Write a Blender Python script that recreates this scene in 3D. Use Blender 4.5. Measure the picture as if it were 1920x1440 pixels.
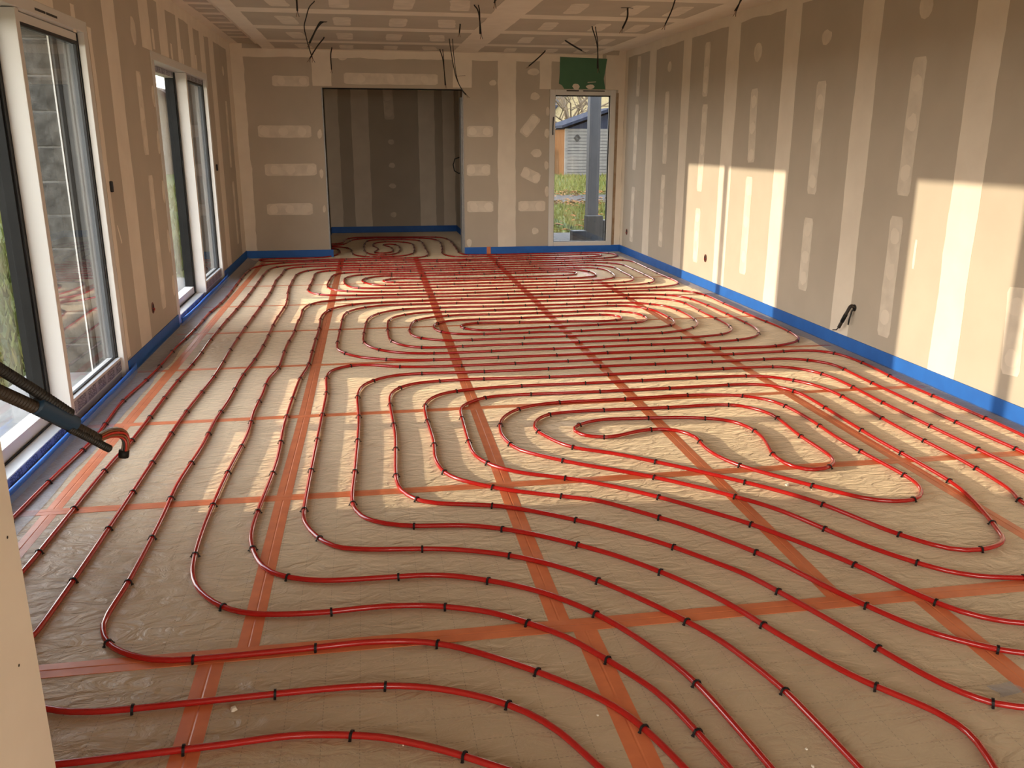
import bpy, math, random
from mathutils import Vector, Matrix, noise

# ------------------------------------------------------------------ reset
for o in list(bpy.data.objects): bpy.data.objects.remove(o, do_unlink=True)
scene = bpy.context.scene
COL = scene.collection
R = math.radians

# ------------------------------------------------------------------ camera
cam_d = bpy.data.cameras.new('camera'); cam = bpy.data.objects.new('camera', cam_d); COL.objects.link(cam)
cam_d.sensor_fit = 'HORIZONTAL'; cam_d.sensor_width = 36.0; cam_d.lens = 36.0 * 1607.0 / 1920.0
cam_d.clip_start = 0.02; cam_d.clip_end = 500
_r = Vector((0.986405, -0.164318, 0.002178)); _u = Vector((0.042684, 0.268981, 0.962199)); _f = Vector((0.158693, 0.949025, -0.272338))
cam.matrix_world = Matrix(((_r.x, _u.x, -_f.x, 1.607), (_r.y, _u.y, -_f.y, 0.0), (_r.z, _u.z, -_f.z, 1.513), (0, 0, 0, 1)))
scene.camera = cam

# ------------------------------------------------------------------ sky, sun, exposure
SUN_DIR = Vector((1.0, -0.103, -0.151)).normalized()
world = bpy.data.worlds.new('evening_sky'); scene.world = world; world.use_nodes = True
wn = world.node_tree.nodes; wl = world.node_tree.links; wn.clear()
w_out = wn.new('ShaderNodeOutputWorld'); w_bg = wn.new('ShaderNodeBackground')
w_tc = wn.new('ShaderNodeTexCoord'); w_sep = wn.new('ShaderNodeSeparateXYZ'); w_rmp = wn.new('ShaderNodeValToRGB')
for el, (p, c) in zip(w_rmp.color_ramp.elements, [(0.0, (1.0, 0.90, 0.76)), (0.70, (0.40, 0.48, 0.62))]): el.position = p; el.color = (*c, 1)
w_bg.inputs['Strength'].default_value = 8.8      # clear evening sky: pale at the horizon, blue overhead
wl.new(w_tc.outputs['Generated'], w_sep.inputs['Vector']); wl.new(w_sep.outputs['Z'], w_rmp.inputs['Fac'])
wl.new(w_rmp.outputs['Color'], w_bg.inputs['Color']); wl.new(w_bg.outputs['Background'], w_out.inputs['Surface'])
sun_d = bpy.data.lights.new('low_sun', 'SUN'); sun_d.energy = 4.3; sun_d.color = (1.0, 0.82, 0.60); sun_d.angle = R(0.6)
sun = bpy.data.objects.new('low_sun', sun_d); COL.objects.link(sun)
sun.rotation_euler = SUN_DIR.to_track_quat('-Z', 'Y').to_euler(); sun.location = (-12, 6, 4)
vs = scene.view_settings
vs.view_transform = 'Standard'; vs.look = 'None'; vs.gamma = 1.0; vs.use_curve_mapping = False
vs.exposure = 0.22
scene.cycles.max_bounces = 10; scene.cycles.diffuse_bounces = 6; scene.cycles.glossy_bounces = 3; scene.cycles.transparent_max_bounces = 12
# daylight portals in the window openings (guide the sampling of sky light only)
def portal(name, loc, rot, sx, sy):
    d = bpy.data.lights.new(name, 'AREA'); d.shape = 'RECTANGLE'; d.size = sx; d.size_y = sy; d.cycles.is_portal = True
    o = bpy.data.objects.new(name, d); COL.objects.link(o); o.location = loc; o.rotation_euler = rot
portal('daylight_portal', (-0.43, 4.68, 1.1), (0, R(-90), 0), 2.2, 2.4)
portal('daylight_portal', (-0.43, 8.72, 1.1), (0, R(-90), 0), 2.2, 2.6)
portal('daylight_portal', (4.56, 12.33, 1.1), (R(-90), 0, 0), 1.0, 2.2)
portal('daylight_portal', (3.05, -3.95, 1.2), (R(90), 0, 0), 3.0, 2.2)
portal('daylight_portal', (0.70, -1.2, 1.1), (0, R(-90), 0), 2.2, 2.9)

# ------------------------------------------------------------------ room numbers (metres)
W, D, HC, HU = 5.148, 11.90, 2.63, 2.69
HALL_L, HALL_R, HALL_Y = 1.0, 3.15, 15.08
BACK = -3.6

# ------------------------------------------------------------------ helpers
def tag(o, label=None, cat=None, group=None, kind=None):
    if label: o['label'] = label
    if cat: o['category'] = cat
    if group: o['group'] = group
    if kind: o['kind'] = kind
    return o
def link(o, parent=None):
    COL.objects.link(o)
    if parent is not None: o.parent = parent
    return o
def empty(name, loc=(0, 0, 0), rz=0.0, parent=None):
    o = bpy.data.objects.new(name, None); o.empty_display_size = 0.1; o.location = loc; o.rotation_euler = (0, 0, rz)
    return link(o, parent)

class MB:
    """collects shapes, then becomes one mesh object"""
    def __init__(s): s.v = []; s.f = []
    def add(s, v, f):
        n = len(s.v); s.v += [tuple(p) for p in v]; s.f += [tuple(i + n for i in q) for q in f]; return s
    def box(s, x0, x1, y0, y1, z0, z1):
        x0, x1 = sorted((x0, x1)); y0, y1 = sorted((y0, y1)); z0, z1 = sorted((z0, z1))
        return s.add([(x0,y0,z0),(x1,y0,z0),(x1,y1,z0),(x0,y1,z0),(x0,y0,z1),(x1,y0,z1),(x1,y1,z1),(x0,y1,z1)],
                     [(0,3,2,1),(4,5,6,7),(0,1,5,4),(1,2,6,5),(2,3,7,6),(3,0,4,7)])
    def tube(s, pts, r, n=8, caps=True):
        pts = [Vector(p) for p in pts]
        rs = r if isinstance(r, (list, tuple)) else [r] * len(pts)
        rings = []; prev = None
        for i, p in enumerate(pts):
            t = (pts[min(i+1, len(pts)-1)] - pts[max(i-1, 0)])
            t = t.normalized() if t.length > 1e-9 else Vector((0, 0, 1))
            if prev is None:
                a = Vector((0, 0, 1)) if abs(t.z) < 0.9 else Vector((1, 0, 0))
                side = t.cross(a).normalized()
            else:
                side = (prev - t * prev.dot(t))
                side = side.normalized() if side.length > 1e-6 else t.orthogonal().normalized()
            prev = side; up = side.cross(t)
            rings.append([p + (side * math.cos(2*math.pi*k/n) + up * math.sin(2*math.pi*k/n)) * rs[i] for k in range(n)])
        v = [q for ring in rings for q in ring]; f = []
        for i in range(len(rings)-1):
            for k in range(n):
                a = i*n+k; b = i*n+(k+1) % n; f.append((a, b, b+n, a+n))
        if caps:
            f.append(tuple(range(n))[::-1]); f.append(tuple(range((len(rings)-1)*n, len(rings)*n)))
        return s.add(v, f)
    def prism(s, poly, axis, a, b):
        """polygon of 2-tuples extruded along axis from a to b; axis x: (y,z), y: (x,z), z: (x,y)"""
        def p3(q, t): return {'x': (t, q[0], q[1]), 'y': (q[0], t, q[1]), 'z': (q[0], q[1], t)}[axis]
        n = len(poly); v = [p3(q, a) for q in poly] + [p3(q, b) for q in poly]
        f = [tuple(range(n))[::-1], tuple(range(n, 2*n))] + [(i, (i+1) % n, (i+1) % n + n, i+n) for i in range(n)]
        return s.add(v, f)
    def mesh(s, name, mat, smooth=False):
        m = bpy.data.meshes.new(name); m.from_pydata(s.v, [], s.f); m.materials.append(mat)
        if smooth:
            for p in m.polygons: p.use_smooth = True
        m.update(); return m
    def build(s, name, mat, parent=None, smooth=False, bevel=0.0):
        o = bpy.data.objects.new(name, s.mesh(name, mat, smooth)); link(o, parent)
        if bevel:
            b = o.modifiers.new('bevel', 'BEVEL'); b.width = bevel; b.segments = 2; b.limit_method = 'ANGLE'
        return o
def box(name, mat, x0, x1, y0, y1, z0, z1, parent=None, bevel=0.0):
    return MB().box(x0, x1, y0, y1, z0, z1).build(name, mat, parent, bevel=bevel)

# ------------------------------------------------------------------ materials
def new_mat(name):
    m = bpy.data.materials.new(name); m.use_nodes = True
    return m, m.node_tree.nodes, m.node_tree.links, m.node_tree.nodes['Principled BSDF']
def ramp(nd, stops):
    e = nd.color_ramp.elements
    while len(e) > len(stops): e.remove(e[-1])
    while len(e) < len(stops): e.new(0.5)
    for el, (p, c) in zip(e, stops): el.position = p; el.color = (*c, 1)
def mat(name, c1, c2=None, rough=0.8, scale=6.0, detail=4, bump=0.0, bscale=40.0, metal=0.0, spec=0.5, coat=0.0, stretch=(1, 1, 1), lo=0.35, hi=0.65):
    m, N, L, P = new_mat(name)
    P.inputs['Roughness'].default_value = rough; P.inputs['Metallic'].default_value = metal
    P.inputs['Specular IOR Level'].default_value = spec; P.inputs['Coat Weight'].default_value = coat
    tc = N.new('ShaderNodeTexCoord'); mp = N.new('ShaderNodeMapping'); mp.inputs['Scale'].default_value = stretch
    geo = N.new('ShaderNodeNewGeometry')
    L.new(geo.outputs['Position'], mp.inputs['Vector'])
    if c2 is None: c2 = tuple(x * 0.9 for x in c1)
    nz = N.new('ShaderNodeTexNoise'); nz.inputs['Scale'].default_value = scale; nz.inputs['Detail'].default_value = detail
    cr = N.new('ShaderNodeValToRGB'); ramp(cr, [(lo, c1), (hi, c2)])
    L.new(mp.outputs['Vector'], nz.inputs['Vector']); L.new(nz.outputs['Fac'], cr.inputs['Fac']); L.new(cr.outputs['Color'], P.inputs['Base Color'])
    if bump:
        nb = N.new('ShaderNodeTexNoise'); nb.inputs['Scale'].default_value = bscale; nb.inputs['Detail'].default_value = 5
        bp = N.new('ShaderNodeBump'); bp.inputs['Strength'].default_value = 1.0; bp.inputs['Distance'].default_value = bump
        L.new(mp.outputs['Vector'], nb.inputs['Vector']); L.new(nb.outputs['Fac'], bp.inputs['Height']); L.new(bp.outputs['Normal'], P.inputs['Normal'])
    return m

M = {}
M['board'] = mat('plasterboard_paper', (0.54, 0.47, 0.38), (0.505, 0.44, 0.355), rough=0.85, scale=3.0, bump=0.0003, bscale=250)
M['compound'] = mat('joint_compound', (0.85, 0.76, 0.64), (0.80, 0.71, 0.595), rough=0.9, scale=5.0, bump=0.0006, bscale=30)
M['thin_compound'] = mat('thin_joint_compound', (0.80, 0.715, 0.60), (0.70, 0.62, 0.515), rough=0.9, scale=9.0, bump=0.0006, bscale=30)
M['core'] = mat('wall_core', (0.45, 0.42, 0.38), rough=0.9)
M['green_board'] = mat('green_moisture_board', (0.085, 0.20, 0.115), (0.075, 0.175, 0.10), rough=0.85, scale=4)
M['bare_edge'] = mat('bare_board_edge', (0.30, 0.19, 0.11), (0.40, 0.30, 0.20), rough=0.9, scale=12)
M['white_plastic'] = mat('white_window_plastic', (0.72, 0.70, 0.66), (0.69, 0.67, 0.63), rough=0.35, scale=2)
M['liner'] = mat('grey_jamb_liner', (0.075, 0.075, 0.072), (0.06, 0.06, 0.058), rough=0.5)
M['liner_pale'] = mat('pale_jamb_liner', (0.105, 0.112, 0.12), (0.09, 0.095, 0.10), rough=0.45)
M['dark_seal'] = mat('black_rubber_seal', (0.012, 0.012, 0.013), (0.02, 0.02, 0.02), rough=0.55)
M['dark_frame'] = mat('anthracite_frame', (0.009, 0.009, 0.0085), (0.013, 0.013, 0.012), rough=0.55, spec=0.2)
M['metal'] = mat('galvanised_steel', (0.34, 0.34, 0.34), (0.28, 0.28, 0.28), rough=0.45, scale=20, metal=0.7)
M['blue_foam'] = mat('blue_edge_foam', (0.010, 0.135, 0.52), (0.008, 0.115, 0.46), rough=0.55, scale=8, bump=0.0008, bscale=25)
M['blue_roll'] = mat('window_lit_blue_foam', (0.035, 0.24, 0.95), (0.03, 0.21, 0.88), rough=0.5, scale=8)  # same edge foam, with the window light put into a brighter blue
M['pipe'] = mat('red_heating_pipe', (0.41, 0.009, 0.0075), (0.375, 0.0078, 0.0068), rough=0.2, scale=3, spec=0.6, coat=0.25)
M['clip'] = mat('black_pipe_clip', (0.008, 0.005, 0.0045), (0.012, 0.008, 0.007), rough=0.6, spec=0.25)
M['tape'] = mat('orange_red_tape', (0.74, 0.225, 0.092), (0.64, 0.185, 0.078), rough=0.4, scale=14, bump=0.0012, bscale=18, spec=0.4)
M['cable'] = mat('black_cable_sheath', (0.012, 0.010, 0.009), rough=0.5)
M['conduit'] = mat('dark_brown_conduit', (0.035, 0.022, 0.014), (0.025, 0.016, 0.010), rough=0.45)
M['blue_tape'] = mat('dark_blue_tape', (0.016, 0.050, 0.095), (0.013, 0.04, 0.08), rough=0.5)
M['wire_red'] = mat('red_wire', (0.45, 0.03, 0.015), rough=0.4)
M['wire_brown'] = mat('brown_wire', (0.20, 0.075, 0.03), rough=0.4)
M['wire_grey'] = mat('grey_wire', (0.22, 0.18, 0.15), rough=0.4)
M['socket'] = mat('red_brown_socket_box', (0.20, 0.045, 0.022), (0.13, 0.03, 0.015), rough=0.5)
M['socket_dark'] = mat('socket_hole', (0.02, 0.012, 0.01), rough=0.8)
M['concrete'] = mat('concrete_block_face', (0.125, 0.12, 0.108), (0.065, 0.062, 0.055), rough=0.95, scale=14, bump=0.006, bscale=45, detail=8, spec=0.08)
M['mortar'] = mat('pale_mortar', (0.19, 0.185, 0.17), (0.12, 0.115, 0.105), rough=0.95, scale=20, bump=0.004, bscale=40, spec=0.08)
M['sill'] = mat('pale_concrete_sill', (0.24, 0.235, 0.22), (0.19, 0.185, 0.175), rough=0.9, scale=9, bump=0.001, spec=0.08)
M['crumb'] = mat('plaster_crumb', (0.78, 0.70, 0.58), rough=0.9)
M['grass'] = mat('lawn_grass', (0.085, 0.092, 0.022), (0.035, 0.044, 0.012), rough=0.95, scale=2.2, detail=8, bump=0.03, bscale=9, spec=0.08)
M['blade'] = mat('grass_blade', (0.065, 0.085, 0.017), (0.11, 0.10, 0.03), rough=0.8, scale=1.5, spec=0.08)
M['path'] = mat('gravel_path', (0.050, 0.046, 0.044), (0.034, 0.031, 0.029), rough=0.95, scale=12, bump=0.01, bscale=30, spec=0.08)
M['leaf'] = mat('fallen_leaf', (0.18, 0.065, 0.02), (0.15, 0.085, 0.03), rough=0.8, scale=3, spec=0.08)
M['bark'] = mat('bare_bark', (0.10, 0.072, 0.042), (0.075, 0.055, 0.035), rough=0.9)
M['siding'] = mat('grey_shed_board', (0.13, 0.125, 0.115), (0.10, 0.095, 0.09), rough=0.85, scale=2, stretch=(1, 1, 6), spec=0.08)
M['slate'] = mat('blue_grey_roofing', (0.018, 0.022, 0.035), (0.014, 0.017, 0.028), rough=0.9, spec=0.05)
M['cream'] = mat('cream_render', (0.26, 0.21, 0.12), (0.22, 0.18, 0.10), rough=0.9)
M['pale'] = mat('pale_render', (0.20, 0.20, 0.20), (0.17, 0.17, 0.17), rough=0.9)
M['roof_tile'] = mat('brown_roof_tile', (0.045, 0.026, 0.018), (0.035, 0.02, 0.015), rough=0.8, scale=4, spec=0.08)
M['fence'] = mat('orange_wood_fence', (0.12, 0.055, 0.019), (0.09, 0.042, 0.015), rough=0.85, scale=6, stretch=(4, 4, 0.5), spec=0.08)
M['conifer'] = mat('dark_conifer', (0.020, 0.035, 0.018), (0.035, 0.05, 0.022), rough=0.9, scale=3)
M['post'] = mat('zinc_grey_post', (0.062, 0.064, 0.070), (0.052, 0.054, 0.060), rough=0.6, scale=5, spec=0.08)
M['grey_block'] = mat('grey_chimney_block', (0.055, 0.055, 0.055), (0.043, 0.043, 0.043), rough=0.9, scale=9, bump=0.002, spec=0.08)
M['pane_dark'] = mat('far_window_pane', (0.03, 0.035, 0.04), rough=0.15)
M['screw'] = mat('screw_head', (0.05, 0.035, 0.025), rough=0.6)

def glass_mat(name, ior, tint):
    m, N, L, P = new_mat(name); N.remove(P)
    out = N['Material Output']; mix = N.new('ShaderNodeMixShader'); fr = N.new('ShaderNodeFresnel')
    ge = N.new('ShaderNodeNewGeometry'); mr = N.new('ShaderNodeMapRange'); mr.inputs['To Min'].default_value = ior; mr.inputs['To Max'].default_value = 1.0/ior   # same reflection on both faces of the pane
    L.new(ge.outputs['Backfacing'], mr.inputs['Value']); L.new(mr.outputs['Result'], fr.inputs['IOR'])
    tr = N.new('ShaderNodeBsdfTransparent'); tr.inputs['Color'].default_value = (*tint, 1)
    gl = N.new('ShaderNodeBsdfGlossy'); gl.inputs['Roughness'].default_value = 0.0
    L.new(fr.outputs['Fac'], mix.inputs['Fac']); L.new(tr.outputs['BSDF'], mix.inputs[1]); L.new(gl.outputs['BSDF'], mix.inputs[2]); L.new(mix.outputs['Shader'], out.inputs['Surface'])
    return m
M['glass'] = glass_mat('window_glass', 1.5, (0.975, 0.985, 0.98))

# clear plastic film lying at the foot of the walls
m, N, L, P = new_mat('clear_edge_film'); out = N['Material Output']
P.inputs['Base Color'].default_value = (0.34, 0.35, 0.40, 1); P.inputs['Roughness'].default_value = 0.25
geo = N.new('ShaderNodeNewGeometry'); mp = N.new('ShaderNodeMapping'); mp.inputs['Scale'].default_value = (14, 60, 14)
nz = N.new('ShaderNodeTexNoise'); nz.inputs['Scale'].default_value = 1.0; nz.inputs['Detail'].default_value = 4
bp = N.new('ShaderNodeBump'); bp.inputs['Distance'].default_value = 0.01; bp.inputs['Strength'].default_value = 1.0
L.new(geo.outputs['Position'], mp.inputs['Vector']); L.new(mp.outputs['Vector'], nz.inputs['Vector']); L.new(nz.outputs['Fac'], bp.inputs['Height']); L.new(bp.outputs['Normal'], P.inputs['Normal'])
tr = N.new('ShaderNodeBsdfTransparent'); tr.inputs['Color'].default_value = (0.93, 0.93, 0.96, 1); mx = N.new('ShaderNodeMixShader'); mx.inputs['Fac'].default_value = 0.42
L.new(tr.outputs['BSDF'], mx.inputs[1]); L.new(P.outputs['BSDF'], mx.inputs[2]); L.new(mx.outputs['Shader'], out.inputs['Surface'])
M['film'] = m

# insulation board facing: tan, wrinkled, with a printed 10 cm grid of fine dotted lines
m, N, L, P = new_mat('insulation_board_facing'); P.inputs['Roughness'].default_value = 0.42; P.inputs['Specular IOR Level'].default_value = 0.55
P.inputs['Sheen Weight'].default_value = 1.0; P.inputs['Sheen Roughness'].default_value = 0.45; P.inputs['Sheen Tint'].default_value = (1.0, 0.80, 0.55, 1)   # fleece-faced boards catch grazing light
geo = N.new('ShaderNodeNewGeometry')
n1 = N.new('ShaderNodeTexNoise'); n1.inputs['Scale'].default_value = 2.6; n1.inputs['Detail'].default_value = 6
cr = N.new('ShaderNodeValToRGB'); ramp(cr, [(0.30, (0.385, 0.29, 0.187)), (0.70, (0.465, 0.357, 0.235))])
L.new(geo.outputs['Position'], n1.inputs['Vector']); L.new(n1.outputs['Fac'], cr.inputs['Fac'])
sx = N.new('ShaderNodeSeparateXYZ'); L.new(geo.outputs['Position'], sx.inputs['Vector'])
def mth(op, a, b=None, c=None):
    n = N.new('ShaderNodeMath'); n.operation = op
    for i, q in enumerate((a, b, c)):
        if q is None: continue
        if isinstance(q, (int, float)): n.inputs[i].default_value = q
        else: L.new(q, n.inputs[i])
    return n.outputs[0]
def dotted(u, v, off):
    fu = mth('ABSOLUTE', mth('SUBTRACT', mth('FRACT', mth('ADD', mth('MULTIPLY', u, 10.0), off)), 0.5))
    line = mth('LESS_THAN', fu, 0.011)
    dash = mth('GREATER_THAN', mth('FRACT', mth('MULTIPLY', v, 70.0)), 0.45)
    return mth('MULTIPLY', line, dash)
grid = mth('MAXIMUM', dotted(sx.outputs['X'], sx.outputs['Y'], 0.2), dotted(sx.outputs['Y'], sx.outputs['X'], 0.5))
gm = N.new('ShaderNodeMix'); gm.data_type = 'RGBA'
L.new(mth('MULTIPLY', grid, 0.55), gm.inputs[0]); L.new(cr.outputs['Color'], gm.inputs[6]); gm.inputs[7].default_value = (0.06, 0.05, 0.045, 1)
L.new(gm.outputs[2], P.inputs['Base Color'])
mp = N.new('ShaderNodeMapping'); mp.inputs['Scale'].default_value = (9, 17, 10); L.new(geo.outputs['Position'], mp.inputs['Vector'])
nb = N.new('ShaderNodeTexNoise'); nb.inputs['Scale'].default_value = 1.0; nb.inputs['Detail'].default_value = 7; nb.inputs['Distortion'].default_value = 1.4
L.new(mp.outputs['Vector'], nb.inputs['Vector'])
bp = N.new('ShaderNodeBump'); bp.inputs['Distance'].default_value = 0.016; bp.inputs['Strength'].default_value = 0.8
L.new(nb.outputs['Fac'], bp.inputs['Height']); L.new(bp.outputs['Normal'], P.inputs['Normal'])
M['insulation'] = m

# protective film on the window rails, printed with a row of dark marks
m, N, L, P = new_mat('printed_protective_film'); P.inputs['Roughness'].default_value = 0.4
geo = N.new('ShaderNodeNewGeometry'); sx = N.new('ShaderNodeSeparateXYZ'); L.new(geo.outputs['Position'], sx.inputs['Vector'])
mp = N.new('ShaderNodeMapping'); mp.inputs['Scale'].default_value = (30, 45, 75); L.new(geo.outputs['Position'], mp.inputs['Vector'])
vz = N.new('ShaderNodeTexVoronoi'); vz.feature = 'DISTANCE_TO_EDGE'; vz.inputs['Scale'].default_value = 1.0; L.new(mp.outputs['Vector'], vz.inputs['Vector'])
ink = mth('LESS_THAN', vz.outputs['Distance'], 0.13)
word = mth('GREATER_THAN', mth('FRACT', mth('MULTIPLY', sx.outputs['Y'], 5.2)), 0.22)
gm = N.new('ShaderNodeMix'); gm.data_type = 'RGBA'; L.new(mth('MULTIPLY', mth('MULTIPLY', ink, word), 0.85), gm.inputs[0])
gm.inputs[6].default_value = (0.36, 0.35, 0.40, 1); gm.inputs[7].default_value = (0.05, 0.05, 0.07, 1); L.new(gm.outputs[2], P.inputs['Base Color'])
M['printed_film'] = m

# ------------------------------------------------------------------ wall building blocks
rnd = random.Random(7)
PL_R = lambda a, b, t: (W - t, a, b)
PL_L = lambda a, b, t: (t, a, b)
PL_B = lambda a, b, t: (a, D - t, b)
PL_H = lambda a, b, t: (a, HALL_Y - t, b)
PL_C = lambda a, b, t: (a, b, HC - t)
PL_U = lambda a, b, t: (a, b, HU - t)
PL_HR = lambda a, b, t: (HALL_R - t, a, b)

def pbox(name, m_, pl, a0, a1, b0, b1, t0, t1, parent):
    p, q = pl(a0, b0, t0), pl(a1, b1, t1)
    return box(name, m_, p[0], q[0], p[1], q[1], p[2], q[2], parent)
def boards(parent, pl, cols, b0, b1, holes=(), m_='board', th=0.0125):
    """one plasterboard panel per column between joints, cut around the openings"""
    for i in range(len(cols)-1):
        c0, c1 = sorted((cols[i], cols[i+1]))
        cuts = sorted({c0, c1} | {h for hh in holes for h in hh[:2] if c0 < h < c1})
        for s0, s1 in zip(cuts[:-1], cuts[1:]):
            mid = (s0+s1)/2; hs = [h for h in holes if h[0] < mid < h[1]]
            segs = [(b0, b1)]
            for h in hs:
                ns = []
                for q0, q1 in segs:
                    if h[2] > q0: ns.append((q0, min(q1, h[2])))
                    if h[3] < q1: ns.append((max(q0, h[3]), q1))
                segs = ns
            for q0, q1 in segs:
                if q1-q0 > 0.01 and s1-s0 > 0.004:
                    pbox('plasterboard_panel', M[m_], pl, s0+.0006, s1-.0006, q0, q1, -th, 0, parent)
def wob(seed, t, amp):
    return amp * (noise.noise((t*2.3, seed*7.1, 0)) + 0.6*noise.noise((t*9.0, seed*3.3, 5)))
def streak(parent, pl, a0, b0, a1, b1, w, name='joint_strip', m_='compound', jit=0.012, t=0.0012, cap=0.0, step=0.06):
    """a hand-trowelled streak of filler from (a0,b0) to (a1,b1) in the plane pl, width w, uneven edges"""
    d = Vector((a1-a0, b1-b0)); ln = d.length; d.normalize(); nrm = Vector((-d.y, d.x))
    n = max(3, int(ln/step)); seed = rnd.random()*100
    L_, R_ = [], []
    for i in range(n+1):
        s = ln*i/n; k = 1.0
        if cap:
            e = min(s, ln-s)
            if e < cap: k = math.sqrt(max(0.6, 1-(1-e/cap)**2))
        c = Vector((a0, b0)) + d*s
        L_.append(c + nrm*(w/2*k + wob(seed, s, jit))); R_.append(c - nrm*(w/2*k + wob(seed+31, s, jit)))
    v = []; f = []
    for q in L_+R_: v.append(pl(q.x, q.y, t))
    for q in L_+R_: v.append(pl(q.x, q.y, -0.0005))
    m_n = n+1; tot = 2*m_n
    for i in range(n):
        f.append((i, i+1, m_n+i+1, m_n+i))
        f.append((i+1, i, tot+i, tot+i+1)); f.append((m_n+i, m_n+i+1, tot+m_n+i+1, tot+m_n+i))
    f.append((0, m_n, tot+m_n, tot)); f.append((m_n-1, 2*m_n-1, tot+2*m_n-1, tot+m_n-1))
    return MB().add(v, f).build(name, M[m_], parent)
def blob(parent, pl, a, b, ra, rb, t=0.0016, m_='thin_compound'):
    seed = rnd.random()*50; n = 12; v = []; 
    for k in range(n):
        th = 2*math.pi*k/n; q = 1 + 0.28*noise.noise((math.cos(th)*1.3, math.sin(th)*1.3, seed))
        v.append((a+ra*q*math.cos(th), b+rb*q*math.sin(th)))
    vv = [pl(x, y, t) for x, y in v] + [pl(x, y, -0.0005) for x, y in v]
    return MB().add(vv, [tuple(range(n))] + [(i, (i+1) % n, (i+1) % n+n, i+n) for i in range(n)]).build('filler_spot', M[m_], parent)
def patch(parent, pl, a0, b0, a1, b1, w):
    """screw-row filler: taped rectangle plus two or three thicker dabs"""
    o = streak(parent, pl, a0, b0, a1, b1, w, 'filler_patch', 'thin_compound', jit=0.006, t=0.0014, cap=0.02, step=0.03)
    ln = math.hypot(a1-a0, b1-b0)
    for s in ([0.2, 0.8] if ln < 0.5 else [0.15, 0.5, 0.85]):
        s += rnd.uniform(-.05, .05)
        blob(parent, pl, a0+(a1-a0)*s, b0+(b1-b0)*s, w*0.38, w*0.38, 0.0020, 'compound')
    return o

# ------------------------------------------------------------------ floor
floor = MB().box(-0.42, W+0.2, BACK, D+.11, -0.12, -0.031).box(-0.42, HALL_R+.1, D+.11, HALL_Y+.1, -0.12, -0.031).build('floor', M['core'])
tag(floor, 'floor of tan insulation boards laid for underfloor heating', 'floor', kind='structure')
XE = [-0.015, 0.235, 1.215, 2.185, 3.165, 4.16, W+0.015]
YE = [2.40, 3.61, 4.80, 5.97, 7.15, 8.335, 9.525, 10.72, 11.915]
def panel(x0, x1, y0, y1):
    box('insulation_panel', M['insulation'], x0+.0015, x1-.0015, y0+.0015, y1-.0015, -0.03, 0.0, floor)
for i in range(len(XE)-1):
    for j in range(len(YE)-1): panel(XE[i], XE[i+1], YE[j], YE[j+1])
XN = [-0.015, 1.085, 2.245, 3.44, 4.62, W+0.015]; YN = [2.40, 1.40, 0.40, -0.60, -1.60, -2.60, BACK+0.01]
for i in range(len(XN)-1):
    for j in range(len(YN)-1): panel(XN[i], XN[i+1], YN[j+1], YN[j])
for x0, x1 in ((-0.1, 1.0), (1.0, 2.1), (2.1, HALL_R)):
    for y0, y1 in ((11.915, 13.1), (13.1, 14.3), (14.3, HALL_Y)): panel(x0, x1, y0, y1)

# ------------------------------------------------------------------ right wall
wr = box('wall_right', M['core'], W+0.0125, W+0.22, BACK, D+0.4, -0.12, HU+0.1)
tag(wr, 'long right wall of grey plasterboard with pale taped joints', 'wall', kind='structure')
JR = [D, 10.745, 9.565, 8.325, 7.13, 5.95, 4.725, 3.53, 2.33, 1.13, -0.07, -1.27, -2.47, BACK]
boards(wr, PL_R, JR, 0.0, HU)
for y, w_ in zip(JR[1:-1], [.25, .24, .29, .27, .26, .26, .26, .26, .26, .26, .26, .26]):
    streak(wr, PL_R, y, 0.0, y, 2.66, w_)
streak(wr, PL_R, D-0.06, 0, D-0.06, HU, 0.12)
streak(wr, PL_R, BACK, HU-0.045, D, HU-0.045, 0.11, jit=0.02, step=0.12, t=0.0022)
for a0, b0, a1, b1, w_ in [(11.30,2.57,11.32,2.08,.145),(11.32,1.98,11.35,1.15,.145),(11.34,.93,11.36,.2,.145),
    (10.16,2.08,10.15,1.26,.145),(10.16,1.13,10.16,.27,.145),
    (8.98,2.50,8.99,1.97,.145),(8.96,1.89,8.98,1.0,.145),(8.98,.82,8.98,.24,.145),
    (7.78,1.98,7.75,1.33,.145),(7.75,1.20,7.75,.29,.145),
    (6.57,1.97,6.57,1.11,.145),(6.57,.92,6.57,.33,.145),
    (5.34,2.04,5.35,1.17,.145),(5.38,1.03,5.38,.2,.145),
    (4.19,.74,4.14,.25,.145),(4.16,1.9,4.15,1.1,.145)]:
    patch(wr, PL_R, a0, b0, a1, b1, w_)
for a, b, ra, rb in [(10.13,2.35,.07,.055),(7.765,2.29,.085,.085),(6.56,2.29,.08,.055),(5.345,2.34,.075,.075),(4.15,2.34,.07,.06)]:
    blob(wr, PL_R, a, b, ra, rb)
streak(wr, PL_R, 5.14, .9, 5.14, .71, .022, 'filler_patch', 'compound', jit=.006, cap=.02, step=.03)

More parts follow.
